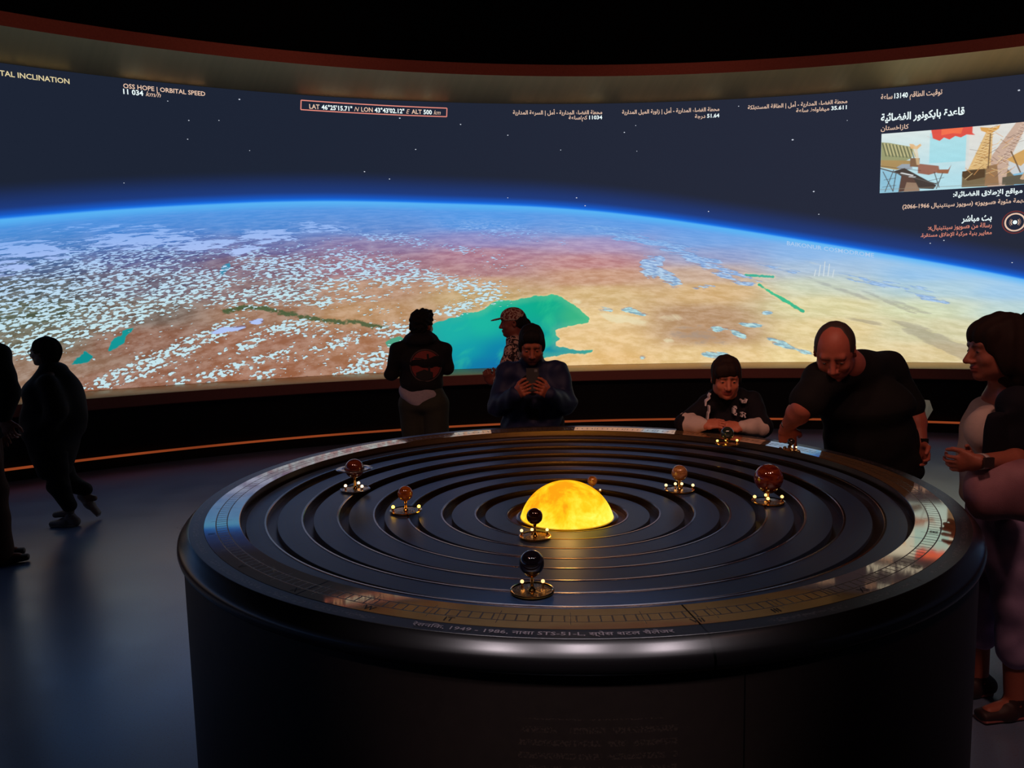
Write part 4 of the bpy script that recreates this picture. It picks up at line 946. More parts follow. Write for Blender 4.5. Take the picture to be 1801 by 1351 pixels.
STAND = dict(ank=(.095, 0, .085), kne=(.10, .02, .50), hip=(.095, 0, .92), pel=(0, 0, .97), wai=(0, .0, 1.10), che=(0, .01, 1.29), nec=(0, -.02, 1.47), sh=(.185, -.01, 1.42), el=(.24, -.03, 1.13), wr=(.25, .06, .89), hd=(0, .03, 1.62))
class Fig:
    """a posed figure; yaw = heading, scale k, overrides give joints in world coordinates"""
    def __init__(s, name, label, root, F, k=1., h=.007, wid=1., **ov):
        s.F = nrm((F[0], F[1], 0)); s.U = V3(0, 0, 1); s.R = np.cross(s.F, s.U); s.root = V3(root[0], root[1], 0); s.k = k; s.h = h; s.wid = wid
        W_ = lambda r, f, u: s.root+k*(s.R*r+s.F*f+s.U*u)
        J = {}
        for nm, (r, f, u) in STAND.items():
            if nm in ('pel', 'wai', 'che', 'nec', 'hd'): J[nm] = W_(0, f, u)
            else: J[nm+'R'] = W_(r, f, u); J[nm+'L'] = W_(-r, f, u)
        J.update({a: np.asarray(b, float) for a, b in ov.items() if b is not None}); s.J = J
        s.o = thing(name, label, 'person', (float(root[0]), float(root[1]), 0))
    def part(s, nm, sdf, mat, h=None, disp=None, cols=None, label=None, par=None):
        o_ = link(nm, sdf.build(h or s.h, disp, cols), mat, par or s.o)
        if label: o_['label'] = label
        return o_
    def body(s, look, up=(0, 0, 1), tones=((150, 96, 74), (130, 66, 58), (40, 28, 22)), hands=None, arms=True, legs=True, hk=1., belly=0., shoes=True, headkw=None, eyes_=True, h=None, neckr=.052):
        J, k = s.J, s.k; b = SDF(); wd = s.wid
        b.limb(J['pel'], J['wai'], (.145*k*wd, .10*k*wd), (.125*k*wd, .092*k*wd), s.R, .05)
        b.limb(J['wai'], J['che'], (.125*k*wd, .092*k*wd), (.15*k*wd, .10*k*wd), s.R, .05)
        b.limb(J['che'], J['nec']*.8+J['che']*.2, (.15*k*wd, .10*k*wd), (.09*k, .07*k), s.R, .06)
        b.cone(J['shR'], J['nec'], .05*k, .05*k, .05); b.cone(J['shL'], J['nec'], .05*k, .05*k, .05)
        for sd in 'RL':
            if legs:
                b.chain([J['hip'+sd], J['kne'+sd], J['ank'+sd]], [.085*k*wd, .055*k, .038*k], .04)
                fd = s.J.get('toe'+sd); fd = J['ank'+sd]+(nrm(fd-J['ank'+sd])*.12*k if fd is not None else s.F*.12*k); fd = V3(fd[0], fd[1], J['ank'+sd][2]-.045*k)
                b.cone(J['ank'+sd]-V3(0, 0, .03*k), fd, .034*k, .026*k, .02)
            am = getattr(s, 'arm', 1.); b.chain([J['sh'+sd], J['el'+sd], J['el'+sd]*.7+J['wr'+sd]*.3, J['wr'+sd]], [.048*k*am, .038*k*am, .039*k*am, .026*k*(1+(am-1)*.5)], .02)
            hd = (hands or {}).get(sd)
            tp = hd.get('tip') if hd else None
            w_ = J['wr'+sd]; fo = nrm(w_-J['el'+sd])
            hand(b, w_, tp if tp is not None else w_+fo, hd.get('n', -s.R if sd == 'R' else s.R) if hd else (-s.R if sd == 'R' else s.R), sd == 'R', k*(hd.get('k', 1.) if hd else 1.), hd.get('curl', .35) if hd else .3, hd.get('thumb', .5) if hd else .4, curls4=hd.get('c4') if hd else None)
        F_ = nrm(look); hc = J['hd']; U_ = nrm(np.asarray(up, float)-np.dot(up, F_)*F_)
        b.chain([J['nec']-V3(0, 0, .02), J['nec']*.45+(hc-F_*.02*k-U_*.075*k)*.55, hc-F_*.016*k-U_*.05*k], [neckr*1.12*k, neckr*k, neckr*.98*k], .03)
        s.P, s.HR, s.HF, s.HU = head(b, hc, F_, U_, hk*k, **(headkw or {}))
        s.hk = hk*k
        s.bo = s.part('body', b, M['skin'], h, None, tones)
        if eyes_: eyes(s.P, s.HR, s.HF, s.HU, s.hk, s.o)
        return s
    def top(s, mat, sleeve=1., infl=.016, hem=None, wid=1., depth=1., name='top', disp=None, collar=.0, belly=0., cuff=.045, shr=.062, label=None, extra=None, elr=.052):
        J, k = s.J, s.k; t_ = SDF(); wd = s.wid*wid; hem = J['pel']-V3(0, 0, .05*k) if hem is None else hem; f = infl
        t_.limb(hem, J['wai'], (.158*k*wd+f, .112*k*wd*depth+f), (.138*k*wd+f, (.102*wd*depth+belly)*k+f), s.R, .05)
        t_.limb(J['wai'], J['che'], (.138*k*wd+f, (.102*wd*depth+belly)*k+f), (.158*k*wd+f, .105*k*wd*depth+f), s.R, .06)
        t_.limb(J['che'], J['nec']*.85+J['che']*.15, (.158*k*wd+f, .105*k*wd*depth+f), (.085*k, .068*k+f*.5), s.R, .06)
        if belly: t_.ell(J['wai']*.8+J['pel']*.2+s.F*.05*k, (.135*k*wd, .12*k, .15*k), s.R, s.F, s.U, .06)
        for sd in 'RL':
            t_.cone(J['sh'+sd], J['nec']-V3(0, 0, .01), shr*k, .056*k, .05)
            a, e, w_ = J['sh'+sd], J['el'+sd], J['wr'+sd]
            if sleeve <= .5: t_.cone(a, a+(e-a)*sleeve*2, shr*k, elr*1.06*k, .03)
            else: t_.chain([a, e, e+(w_-e)*(sleeve-.5)*2], [shr*k, elr*k, cuff*k], .025)
        if collar: t_.chain([J['nec']-V3(0, 0, .01), J['nec']+(J['hd']-J['nec'])*.28], [.066*k+collar, .062*k+collar], .02)
        if extra: extra(t_)
        return s.part(name, t_, mat, None, disp or folds(.0035, 38, k), label=label)
    def bottoms(s, mat, name='trousers', infl=.018, end=1., flare=1., disp=None, label=None):
        J, k = s.J, s.k; t_ = SDF(); wd = s.wid
        t_.limb(J['pel']+V3(0, 0, .06*k), (J['hipR']+J['hipL'])/2, (.148*k*wd+infl*.6, .105*k*wd+infl*.6), (.15*k*wd+infl, .11*k*wd+infl), s.R, .04)
        for sd in 'RL':
            a = J['kne'+sd]+(J['ank'+sd]-J['kne'+sd])*end
            t_.chain([J['hip'+sd], J['kne'+sd], a], [.088*k*wd+infl, .060*k+infl, (.045*k+infl)*flare], .035)
        return s.part(name, t_, mat, None, disp or folds(.003, 30, 2*k), label=label)
    def shoes(s, mat, name='shoe', sole=None, big=1.):
        J, k = s.J, s.k
        for sd in 'RL':
            a = J['ank'+sd]; t_ = s.J.get('toe'+sd); d = nrm((t_-a)) if t_ is not None else s.F; d0 = d
            base = a-V3(0, 0, .062*k)
            if t_ is None: d = V3(d[0], d[1], 0); d = nrm(d); base[2] = max(a[2]-.055*k, .034*k); 
            x_ = SDF(); zz = V3(0, 0, 1)
            heel = base-d*.045*k; toe = base+d*.155*k*big
            if t_ is None: heel[2] = toe[2] = .036*k; toe[2] = .030*k
            x_.cone(heel, base+d*.05*k, .036*k, .042*k, .02); x_.limb(base+d*.03*k, toe, (.044*k, .036*k), (.036*k, .022*k), np.cross(d, zz), .02); x_.cone(heel+zz*.01, a, .034*k, .040*k, .02)
            o_ = s.part(name, x_, mat, .006, None)
            if sole:
                y_ = SDF(); y_.limb(heel-zz*.024*k, toe-zz*.016*k, (.038*k, .016*k), (.036*k, .013*k), np.cross(d, zz), .01); s.part('sole', y_, sole, .005, None, par=o_)
    def hair(s, prims, mat, disp=None, h=None, name='hair', label=None):
        t_ = SDF(); 
        for (r, f, u, rr, kk, op) in prims: t_.ell(s.P(r, f, u), np.array(rr)*s.hk, s.HR, s.HF, s.HU, kk, 0, op)
        return s.part(name, t_, mat, h or .005, disp, label=label)
HCUT = (0, .105, -.035, (.085, .062, .078), .012, '-')       # clears the face
#PEOPLE
# --- man in the black hooded sweatshirt, seen from behind
Y = 6.1
r_ = A(741, 600, Y)
f = Fig('person', 'curly haired man seen from behind in a black hoodie with a round red emblem', (r_[0], Y+.02), (.12, 1), .955, .007, 1.0,
        shR=A(781, 616, Y+.02), shL=A(699, 616, Y), elR=A(787, 648, Y+.06), elL=A(688, 658, Y+.04), wrR=A(766, 636, Y+.28), wrL=A(716, 640, Y+.28), hd=A(743, 572, Y+.05), nec=A(741, 597, Y+.02))
f.body((.45, 1, .02), tones=((122, 70, 54), (110, 60, 50), (26, 18, 16)), hands={'R': dict(tip=A(752, 632, Y+.36), n=(-1, 0, .3), curl=.6), 'L': dict(tip=A(734, 632, Y+.36), n=(1, 0, .3), curl=.6)}, eyes_=False, h=.006)
f.top(cloth('black_sweatshirt', (17, 16, 18)), 1., .024, hem=A(740, 682, Y+.03), name='hoodie', depth=1.05,
      extra=lambda t_: (t_.ell(f.J['nec']-f.F*.06+V3(0, 0, -.0), (.12, .07, .055), f.R, f.F, f.U, .03), t_.cone(f.J['nec']-f.R*.09, f.J['nec']+V3(0, -.0, .04)-f.R*.05, .045, .04, .03), t_.cone(f.J['nec']+f.R*.09, f.J['nec']+V3(0, 0, .04)+f.R*.05, .045, .04, .03)))
x_ = SDF().limb(A(735, 703, Y+.03), A(749, 684, Y+.03), (.180, .142), (.176, .138), f.R, .02); f.part('undershirt', x_, cloth('white_tee', (150, 142, 150)), None, None, label='white undershirt hem')
f.bottoms(cloth('olive_trousers', (46, 48, 38)), infl=.03)
f.shoes(M['shoe_dark'])
f.hair([(0, -.02, .045, (.092, .108, .088), .01, '+'), (0, -.07, -.02, (.075, .05, .06), .03, '+'), (0, .05, .09, (.07, .05, .045), .02, '+'), HCUT], M['hair_black'], curls(.012, 75))
# round emblem lying on the back of the hoodie
ec = A(747, 644, Y-.16); n_ = 40
def back_pt(x_, z_):
    # the back surface: an ellipse in plan round the torso axis
    ax_ = f.J['che'][0]; u_ = (x_-ax_)/(.158*.955+.024+.006); return np.array([x_, Y+.02+.01-(.105*.955*1.05+.024+.012)*math.sqrt(max(.05, 1-u_*u_)), z_])
def back_patch(pts_fn, nm, mt, par):
    v = []; q = []; N1, N2 = 28, 5
    for i in range(N1+1):
        for j in range(N2+1):
            x_, z_ = pts_fn(i/N1, j/N2); v.append(back_pt(ec[0]+x_, ec[2]+z_))
    for i in range(N1):
        for j in range(N2): q.append((i*(N2+1)+j, (i+1)*(N2+1)+j, (i+1)*(N2+1)+j+1, i*(N2+1)+j+1))
    return link(nm, mesh(v, q), mt, par)
mr = simple('faded_red_print', (120, 44, 40), .8); mb = simple('black_print', (14, 12, 13), .8); mg = simple('dull_grey_print', (70, 52, 52), .8)
e0 = back_patch(lambda u, w_: (.112*w_*math.cos(2*math.pi*u), .116*w_*math.sin(2*math.pi*u)), 'emblem', mr, f.o)
def lift(o_, d): o_.location.y -= d; return o_
lift(back_patch(lambda u, w_: ((.116+.010*w_)*math.cos(2*math.pi*u), (.120+.010*w_)*math.sin(2*math.pi*u)), 'emblem_ring', mg, e0), .002)
lift(back_patch(lambda u, w_: (-.075+.13*u, -.115*math.sqrt(max(0, 1-((-.075+.13*u)/.112)**2))*w_+(-.03-.0*u-.05*abs(u-.5))*(1-w_)), 'emblem_shape', mb, e0), .003)
lift(back_patch(lambda u, w_: (.012+.016*w_+.01*u, .09-.16*u), 'emblem_shape', mb, e0), .003)
lift(back_patch(lambda u, w_: (-.085+.17*u, .055-.07*u+.008*w_+.02*math.sin(3*u)), 'emblem_shape', mb, e0), .003)
x_ = SDF().limb(A(705, 603, Y+.1), A(704, 596, Y+.1), (.012, .006), (.016, .006), f.R, .005); 

# --- woman with a patterned cap and pony tail, standing behind
Y = 6.0
r_ = A(905, 600, Y+.1)
g = Fig('person', 'woman in a patterned cap with a ponytail, in profile behind the navy jacket man', (r_[0]+.02, Y+.1), (-1, -.12), .92, .007, .9,
        hd=A(901, 567, Y+.1), nec=A(907, 594, Y+.1), shL=A(900, 618, Y-.05), shR=A(912, 616, Y+.24), elL=A(880, 672, Y-.08), wrL=A(862, 672, Y-.05), elR=A(905, 668, Y+.3), wrR=A(880, 668, Y+.2))
g.body((-1, -.1, -.05), tones=((112, 60, 48), (100, 48, 42), (30, 20, 18)), hands={'L': dict(tip=A(855, 655, Y-.08), n=(.3, 1, 0), curl=.95), 'R': dict(tip=A(862, 660, Y+.2), n=(.3, -1, 0), curl=.8)}, eyes_=False, h=.006)
t = NT('patterned_shirt'); nn = t.noise(t.geo(), 42., 2, .5, .7)
M['patt'] = t.bsdf(t.mix(t.ss(nn, .47, .53), rgb(46, 34, 36), rgb(176, 146, 134)), .8, 0, .2)
g.top(M['patt'], .62, .02, name='shirt')
g.bottoms(cloth('dark_trousers', (22, 20, 24)))
g.shoes(M['shoe_dark'])
g.hair([(0, -.03, .02, (.084, .098, .09), .01, '+'), (0, -.125, -.03, (.035, .04, .05), .02, '+'), (0, -.14, -.08, (.03, .028, .06), .02, '+'), HCUT], M['hair_black'], strands(.003, 160))
t = NT('patterned_cap'); nn = t.noise(t.geo(), 60., 2, .5, .7)
M['capm'] = t.bsdf(t.mix(t.ss(nn, .46, .54), rgb(96, 44, 38), rgb(160, 138, 124)), .85, 0, .2)
x_ = SDF().ell(g.P(0, -.008, .048), np.array((.090, .108, .082))*g.hk, g.HR, g.HF, g.HU, .01); x_.ell(g.P(0, -.0, -.06), np.array((.2, .2, .085))*g.hk, g.HR, g.HF, g.HU, .004, 0, '-')
cp = g.part('cap', x_, M['capm'], .005)
x_ = SDF().ell(g.P(0, .125, .036), np.array((.070, .062, .008))*g.hk, g.HR, g.HF+g.HU*-.15, g.HU+g.HF*.15, .01); g.part('cap_peak', x_, M['capm'], .004, par=cp)

# --- man in the navy jacket looking at his phone
Y = 4.88
r_ = A(936, 650, Y)
f = Fig('person', 'bearded man in a navy jacket looking down at a phone held in both hands', (r_[0], Y+.04), (0, -1), .97, .0055, 1.08,
        hd=A(935, 605, Y-.10), nec=A(936, 646, Y+.02), che=A(936, 690, Y+.02), shR=A(893, 656, Y), shL=A(981, 655, Y), elR=A(876, 714, Y-.03), elL=A(996, 710, Y-.03), wrR=A(907, 694, Y-.27), wrL=A(965, 692, Y-.27))
f.body((0, -1, -.50), (0, -.3, 1), tones=((150, 84, 62), (118, 60, 50), (26, 18, 16), (58, 32, 26)), headkw=dict(beard=3), hk=1.0,
       hands={'R': dict(tip=A(930, 680, Y-.38), n=(.75, .6, .2), curl=.7, thumb=.6), 'L': dict(tip=A(943, 679, Y-.38), n=(-.75, .6, .2), curl=.7, thumb=.6)}, h=.0045)
M['navy'] = cloth('navy_padded_shell', (26, 32, 62), .55, .15)
f.top(M['navy'], 1., .036, hem=A(936, 762, Y+.03), wid=1.02, name='jacket', collar=.012, disp=folds(.006, 46, .4), shr=.072, elr=.066, cuff=.05)
x_ = SDF().limb(A(936, 768, Y-.01), A(936, 668, Y-.055), (.105, .10), (.07, .085), f.R, .02); f.part('jumper', x_, cloth('black_jumper', (18, 17, 20)), None, folds(.003, 40))
f.bottoms(cloth('charcoal_jeans', (26, 26, 32)))
f.shoes(M['shoe_dark'])
f.hair([(0, -.018, .034, (.083, .101, .092), .01, '+'), (.070, .020, .0, (.016, .034, .050), .01, '+'), (-.070, .020, .0, (.016, .034, .050), .01, '+'), (0, .060, .082, (.055, .030, .034), .03, '+'), (0, .118, -.036, (.062, .072, .092), .03, '-')], M['hair_black'], strands(.003, 130))
ph = A(937, 668, Y-.30); q_ = Matrix.Rotation(R0(-30), 3, 'X')
pm_ = link('smartphone', box(ph, (.076, .009, .150), q_), simple('black_phone_shell', (8, 8, 10), .5, 0, .2)); tag(pm_, 'black smartphone held upright in both hands of the man in the navy jacket', 'phone')
sc_ = Vector(ph)+q_ @ Vector((0, .0052, 0)); link('screen', box(sc_, (.068, .0012, .142), q_), glow('phone_glow', (120, 130, 150), .6), pm_)
ln_ = Vector(ph)+q_ @ Vector((.020, -.0052, .056)); link('camera_lens', box(ln_, (.018, .003, .018), q_), simple('phone_lens', (90, 92, 96), .1), pm_)

# --- boy leaning on the table
r_ = (A(1282, 720, 4.3)[0], 4.33)
f = Fig('person', 'boy in a black sweatshirt with white sleeves resting his forearms on the table edge', r_, (-.04, -1), .86, .0048, 1.0,
        hd=A(1277, 663, 4.10), nec=A(1281, 697, 4.22), che=A(1283, 735, 4.22), wai=V3(r_[0], 4.30, .93), shR=A(1246, 712, 4.20), shL=A(1322, 706, 4.20), elR=A(1205, 744, 4.10), elL=A(1340, 752, 4.02), wrR=A(1240, 748, 4.0), wrL=A(1303, 752, 3.97))
f.body((-.10, -1, -.24), (0, -.1, 1), tones=((190, 116, 92), (150, 66, 60), (44, 28, 22)), hk=1.06, headkw=dict(jaw=.92),
       hands={'R': dict(tip=A(1268, 744, 3.97), n=(.3, .6, -1), curl=.6, thumb=.7), 'L': dict(tip=A(1280, 751, 3.97), n=(-.2, .8, -1), curl=.7, thumb=.6)}, h=.0042, neckr=.044)
t = NT('black_printed_sweatshirt'); pz = t.xyz(t.geo())
M['boytop'] = cloth('black_sweatshirt_front', (18, 17, 26))
f.top(M['boytop'], .52, .018, hem=V3(r_[0], 4.32, .82), name='sweatshirt', shr=.064, elr=.060,
      extra=lambda t_: (t_.ell(f.J['nec']-f.F*.055+V3(0, 0, .0), (.11, .06, .055), f.R, f.F, f.U, .03), t_.cone(f.J['nec']-f.R*.07+V3(0, 0, .01), f.J['nec']+f.F*.05-f.R*.03-V3(0, 0, .03), .034, .028, .02), t_.cone(f.J['nec']+f.R*.07+V3(0, 0, .01), f.J['nec']+f.F*.05+f.R*.03-V3(0, 0, .03), .034, .028, .02)))
wsl = cloth('off_white_sleeve', (196, 178, 172), .8, .06)
for sd in 'RL':
    a, e, w_ = f.J['sh'+sd], f.J['el'+sd], f.J['wr'+sd]
    x_ = SDF().chain([e+(a-e)*.22, e, e+(w_-e)*.55, w_-(w_-e)*.1], [.050, .050, .042, .034], .02); f.part('sleeve', x_, wsl, None, folds(.003, 60, 3.), label='off-white sleeve')
f.bottoms(cloth('boy_trousers', (24, 24, 30)))
f.shoes(M['shoe_dark'])
f.hair([(0, -.014, .036, (.086, .103, .093), .01, '+'), (.072, .016, .0, (.014, .032, .040), .01, '+'), (-.072, .016, .0, (.014, .032, .040), .01, '+'), (.02, .078, .062, (.060, .024, .040), .03, '+'), (0, .120, -.050, (.068, .064, .088), .03, '-')], M['hair_dark'], strands(.003, 150))
# white printed marks on the sweatshirt front
def chest_mark(x_, y_, Yd, pts, w_=.006, nm='print_mark'):
    v = []; q = []
    for (a, b) in zip(pts[:-1], pts[1:]):
        pa = A(x_+a[0], y_+a[1], Yd); pb = A(x_+b[0], y_+b[1], Yd); d = nrm(pb-pa); p = np.cross(d, V3(0, 1, 0))*w_/2; n0 = len(v)
        v += [pa-p, pa+p, pb+p, pb-p]; v += [z_+V3(0, .03, 0) for z_ in (pa-p, pa+p, pb+p, pb-p)]
        q += [(n0, n0+1, n0+2, n0+3), (n0+4, n0+7, n0+6, n0+5), (n0, n0+4, n0+5, n0+1), (n0+1, n0+5, n0+6, n0+2), (n0+2, n0+6, n0+7, n0+3), (n0+3, n0+7, n0+4, n0)]
    return link(nm, mesh(v, q, False), mkm, f.o)
mkm = simple('white_print', (214, 206, 212), .8)
chest_mark(1296, 723, 4.085, [(0, -6), (-4, -5), (-4, 5), (0, 6)], .014)
chest_mark(1309, 706, 4.105, [(-5, -3), (-2, 3), (0, -1), (2, 3), (5, -4)], .008)
chest_mark(1308, 730, 4.09, [(-3, 4), (0, -4), (3, 5)], .007); chest_mark(1308, 728, 4.09, [(-4, -1), (4, 0)], .006)
chest_mark(1246, 700, 4.12, [(4, -8), (1, -3), (3, 0), (-4, 6), (-5, 14)], .008)
chest_mark(1247, 722, 4.085, [(1, -8), (1, 2), (-1, 6), (-2, 18)], .008)

# --- big man in the black T-shirt leaning over and pointing at the table
r_ = (A(1535, 800, 3.8)[0], 3.83)
f = Fig('person', 'bald man in a black T-shirt leaning over the table and touching it with his fingertips', r_, (-.62, -.78), 1.03, .0055, 1.22,
        hd=A(1468, 616, 3.46), nec=A(1512, 646, 3.66), che=A(1515, 705, 3.70), wai=A(1528, 762, 3.76), pel=A(1542, 815, 3.80), shR=A(1447, 668, 3.52), shL=A(1560, 654, 3.84), elR=A(1412, 717, 3.44), wrR=A(1384, 750, 3.57), elL=A(1606, 726, 3.84), wrL=A(1620, 782, 3.74))
f.arm = 1.24
f.body((-.42, -.80, -.62), (-.2, -.35, 1), tones=((172, 98, 82), (140, 70, 62), (58, 36, 30), (112, 62, 52)), headkw=dict(beard=3, jaw=1.12), hk=1.02, neckr=.066,
       hands={'R': dict(tip=A(1386, 784, 3.61), n=(.2, 1, .2), c4=(.12, .9, 1.1, 1.1), thumb=.7), 'L': dict(tip=A(1628, 815, 3.66), n=(-.8, -.3, 0), curl=.4)}, h=.0048)
x_ = SDF()
for sd in 'RL':
    a, e, w_ = f.J['sh'+sd], f.J['el'+sd], f.J['wr'+sd]
M['tee'] = cloth('black_tee', (15, 15, 17))
f.top(M['tee'], .40, .020, hem=A(1541, 828, 3.79), name='t_shirt', belly=.02, shr=.080, elr=.072, disp=folds(.0035, 30, 2.),
      extra=lambda t_: (t_.cone(f.J['nec']-V3(0, 0, .02), f.J['nec']*.62+f.J['hd']*.38-f.F*.03-V3(0, 0, .03), .085, .074, .04), t_.cone(f.J['nec'], f.J['shL']+V3(0, 0, .02), .075, .08, .05)))
f.bottoms(cloth('black_trousers', (16, 16, 18)))
f.shoes(M['shoe_dark'])
f.hair([(0, -.018, .022, (.0825, .100, .096), .01, '+'), (0, .088, .060, (.064, .100, .125), .02, '-'), (0, .110, -.045, (.075, .075, .095), .012, '-'), (0, -.02, -.085, (.09, .09, .05), .02, '-')], simple('cropped_hair', (52, 40, 36), .7), strands(.001, 200), h=.004)
wp = f.J['wrR']; wd_ = nrm(f.J['wrR']-f.J['elR'])
def band(c, d, R_, r2, h_=.012, n=28, xd=(1, 0, 0)):
    d = Vector(d).normalized(); x_ = Vector(xd); x_ = (x_-d*x_.dot(d)).normalized(); y_ = d.cross(x_); v = []; q = []
    pr = [(R_, -h_/2), (R_+r2, -h_/2), (R_+r2, h_/2), (R_, h_/2)]
    for i in range(n):
        a = 2*math.pi*i/n
        for (rr_, hh) in pr: v.append(Vector(c)+x_*rr_*math.cos(a)+y_*rr_*math.sin(a)*.86+d*hh)
    for i in range(n):
        for j in range(4): q.append((i*4+j, ((i+1) % n)*4+j, ((i+1) % n)*4+(j+1) % 4, i*4+(j+1) % 4))
    return mesh(v, q)
wt_ = link('bracelet', band(wp-wd_*.02, wd_, .030, .004, .016), M['silver']); tag(wt_, 'metal bracelet on the pointing wrist of the leaning bald man', 'bracelet')
wl = f.J['wrL']; wd2 = nrm(f.J['wrL']-f.J['elL'])
w2 = link('wristwatch', band(wl-wd2*.02, wd2, .031, .005, .022), simple('black_watch_strap', (14, 13, 14), .5)); tag(w2, 'dark wristwatch on the hanging left wrist of the man in the black T-shirt', 'watch')
x_ = link('watch_case', box(wl-wd2*.02+np.array([.004, -.034, 0]), (.034, .010, .036), None), M['shoe_dark'], w2)
# pale folded sheet behind his elbow
c0 = A(1624, 722, 3.93)
sv = [c0+V3(-.045, .02, -.05), c0+V3(.015, 0, -.06), c0+V3(.055, .01, .0), c0+V3(.03, .0, .052), c0+V3(-.03, .02, .058)]
sh_ = mesh([*sv, *[p+V3(0, .003, 0) for p in sv]], [(0, 1, 2, 3, 4), (9, 8, 7, 6, 5)]+[(i, i+5, (i+1) % 5+5, (i+1) % 5) for i in range(5)], False)
pl = link('paper_leaflet', sh_, simple('pale_paper', (206, 226, 218), .7, Transmission_Weight=.6)); tag(pl, 'pale sheet of paper tucked behind the leaning man\'s elbow', 'paper')

# --- woman with the brown bob at the right
r_ = (A(1768, 900, 3.0)[0], 3.0)
f = Fig('person', 'woman with a brown bob, white top and dark cardigan at the table\'s right side', r_, (-1, -.18), .965, .0055, 1.02,
        hd=A(1752, 612, 2.88), nec=A(1768, 690, 2.95), che=A(1762, 765, 2.96), wai=A(1766, 835, 2.98), pel=A(1772, 893, 2.99), hipL=A(1772, 915, 2.90), hipR=A(1772, 915, 3.08), shL=A(1790, 716, 2.76), shR=A(1768, 712, 3.12), elL=A(1812, 808, 2.72), wrL=A(1722, 812, 2.62), elR=A(1776, 815, 3.12), wrR=A(1712, 812, 2.86))
f.body((-1, .06, -.10), (0, 0, 1), tones=((160, 96, 80), (140, 64, 58), (50, 32, 26)), hk=1.03, headkw=dict(jaw=.92, nose=1.03),
       hands={'L': dict(tip=A(1668, 818, 2.66), n=(.1, 1, .2), curl=.6, thumb=.3, k=.86), 'R': dict(tip=A(1672, 806, 2.78), n=(0, -1, .3), curl=.6, thumb=.3, k=.86)}, h=.0048, neckr=.047)
wt = cloth('white_vest', (196, 178, 172), .85, .06)
x_ = SDF(); x_.limb(A(1762, 868, 2.97), A(1758, 800, 2.97), (.165, .135), (.150, .125), f.R, .05); x_.limb(A(1758, 800, 2.97), A(1765, 725, 2.95), (.150, .125), (.135, .10), f.R, .05)
for dy in (-.075, .075): x_.ell(A(1732, 756, 2.96+dy), (.070, .072, .082), f.R, f.F, f.U, .06)
f.part('white_top', x_, wt, None, folds(.003, 34, 1.), label='white top')
M['card'] = cloth('dark_navy_cardigan', (19, 19, 30))
x_ = SDF(); x_.limb(A(1778, 868, 2.97), A(1778, 800, 2.97), (.182, .125), (.168, .12), f.R, .05); x_.limb(A(1778, 800, 2.97), A(1780, 725, 2.95), (.168, .12), (.15, .10), f.R, .05)
for sd, q in (('L', 1), ('R', -1)):
    x_.cone(f.J['sh'+sd], f.J['nec']+V3(.03, 0, -.02), .066, .05, .05); x_.chain([f.J['sh'+sd], f.J['el'+sd]+V3(0, 0, .03)], [.068, .062], .03)
x_.ell(A(1716, 850, 2.97), (.40, .09, .17), f.R, f.F, f.U, .03, 0, '-'); x_.ell(A(1712, 745, 2.95), (.13, .08, .12), f.R, f.F, f.U, .03, 0, '-')
x_.limb(A(1752, 730, 2.70), A(1745, 800, 2.72), (.035, .02), (.05, .02), f.F, .04)
f.part('cardigan', x_, M['card'], None, folds(.004, 30, 1.), label='dark navy cardigan')
jean = cloth('mauve_jeans', (150, 134, 178), .85, .2, 30.)
for sd in 'RL': pass
f.bottoms(jean, 'jeans', .020, .52, 1.06, folds(.005, 40, 1.), label='mauve cropped jeans')
f.shoes(simple('dark_sandal', (46, 26, 30), .6), 'sandal', simple('pink_sole', (150, 90, 90), .7))
f.hair([(0, -.022, .030, (.096, .112, .104), .01, '+'), (0, -.055, -.06, (.100, .078, .105), .04, '+'), (0, -.07, -.115, (.088, .055, .05), .03, '+'), (.076, -.008, -.03, (.022, .05, .07), .02, '+'), (-.076, -.008, -.03, (.022, .05, .07), .02, '+'), (0, .055, .062, (.068, .030, .040), .03, '+'),
        (0, .128, -.062, (.110, .072, .100), .02, '-')], M['hair_dark'], strands(.004, 120))
x_ = link('wristwatch', band(f.J['wrL']-nrm(f.J['wrL']-f.J['elL'])*.01, nrm(f.J['wrL']-f.J['elL']), .029, .004, .02), simple('white_watch_strap', (180, 170, 170), .5)); tag(x_, 'white wristwatch on the left wrist of the woman with the brown bob', 'watch')
link('watch_case', box(f.J['wrL']+V3(.012, -.034, .004), (.034, .010, .034), None), simple('watch_face', (60, 50, 52), .2), x_)
bag = SDF().limb(A(1716, 868, 2.66), A(1800, 862, 2.63), (.085, .06), (.12, .075), (0, 0, 1), .04); bag.ell(A(1770, 855, 2.65), (.12, .07, .068), (1, 0, 0), (0, 1, 0), (0, 0, 1), .04)
bg = link('shoulder_bag', bag.build(.006, folds(.006, 26, 1.)), cloth('plum_leather', (150, 108, 122), .5, .25, 20.)); tag(bg, 'soft plum shoulder bag hanging at the hip of the woman with the brown bob', 'bag')
sp = [A(1800, 846, 2.64), A(1818, 800, 2.60), A(1822, 750, 2.62), A(1816, 712, 2.70), A(1812, 716, 2.84)]
link('strap', tube(sp, .009), simple('plum_strap', (60, 40, 50), .5), bg)

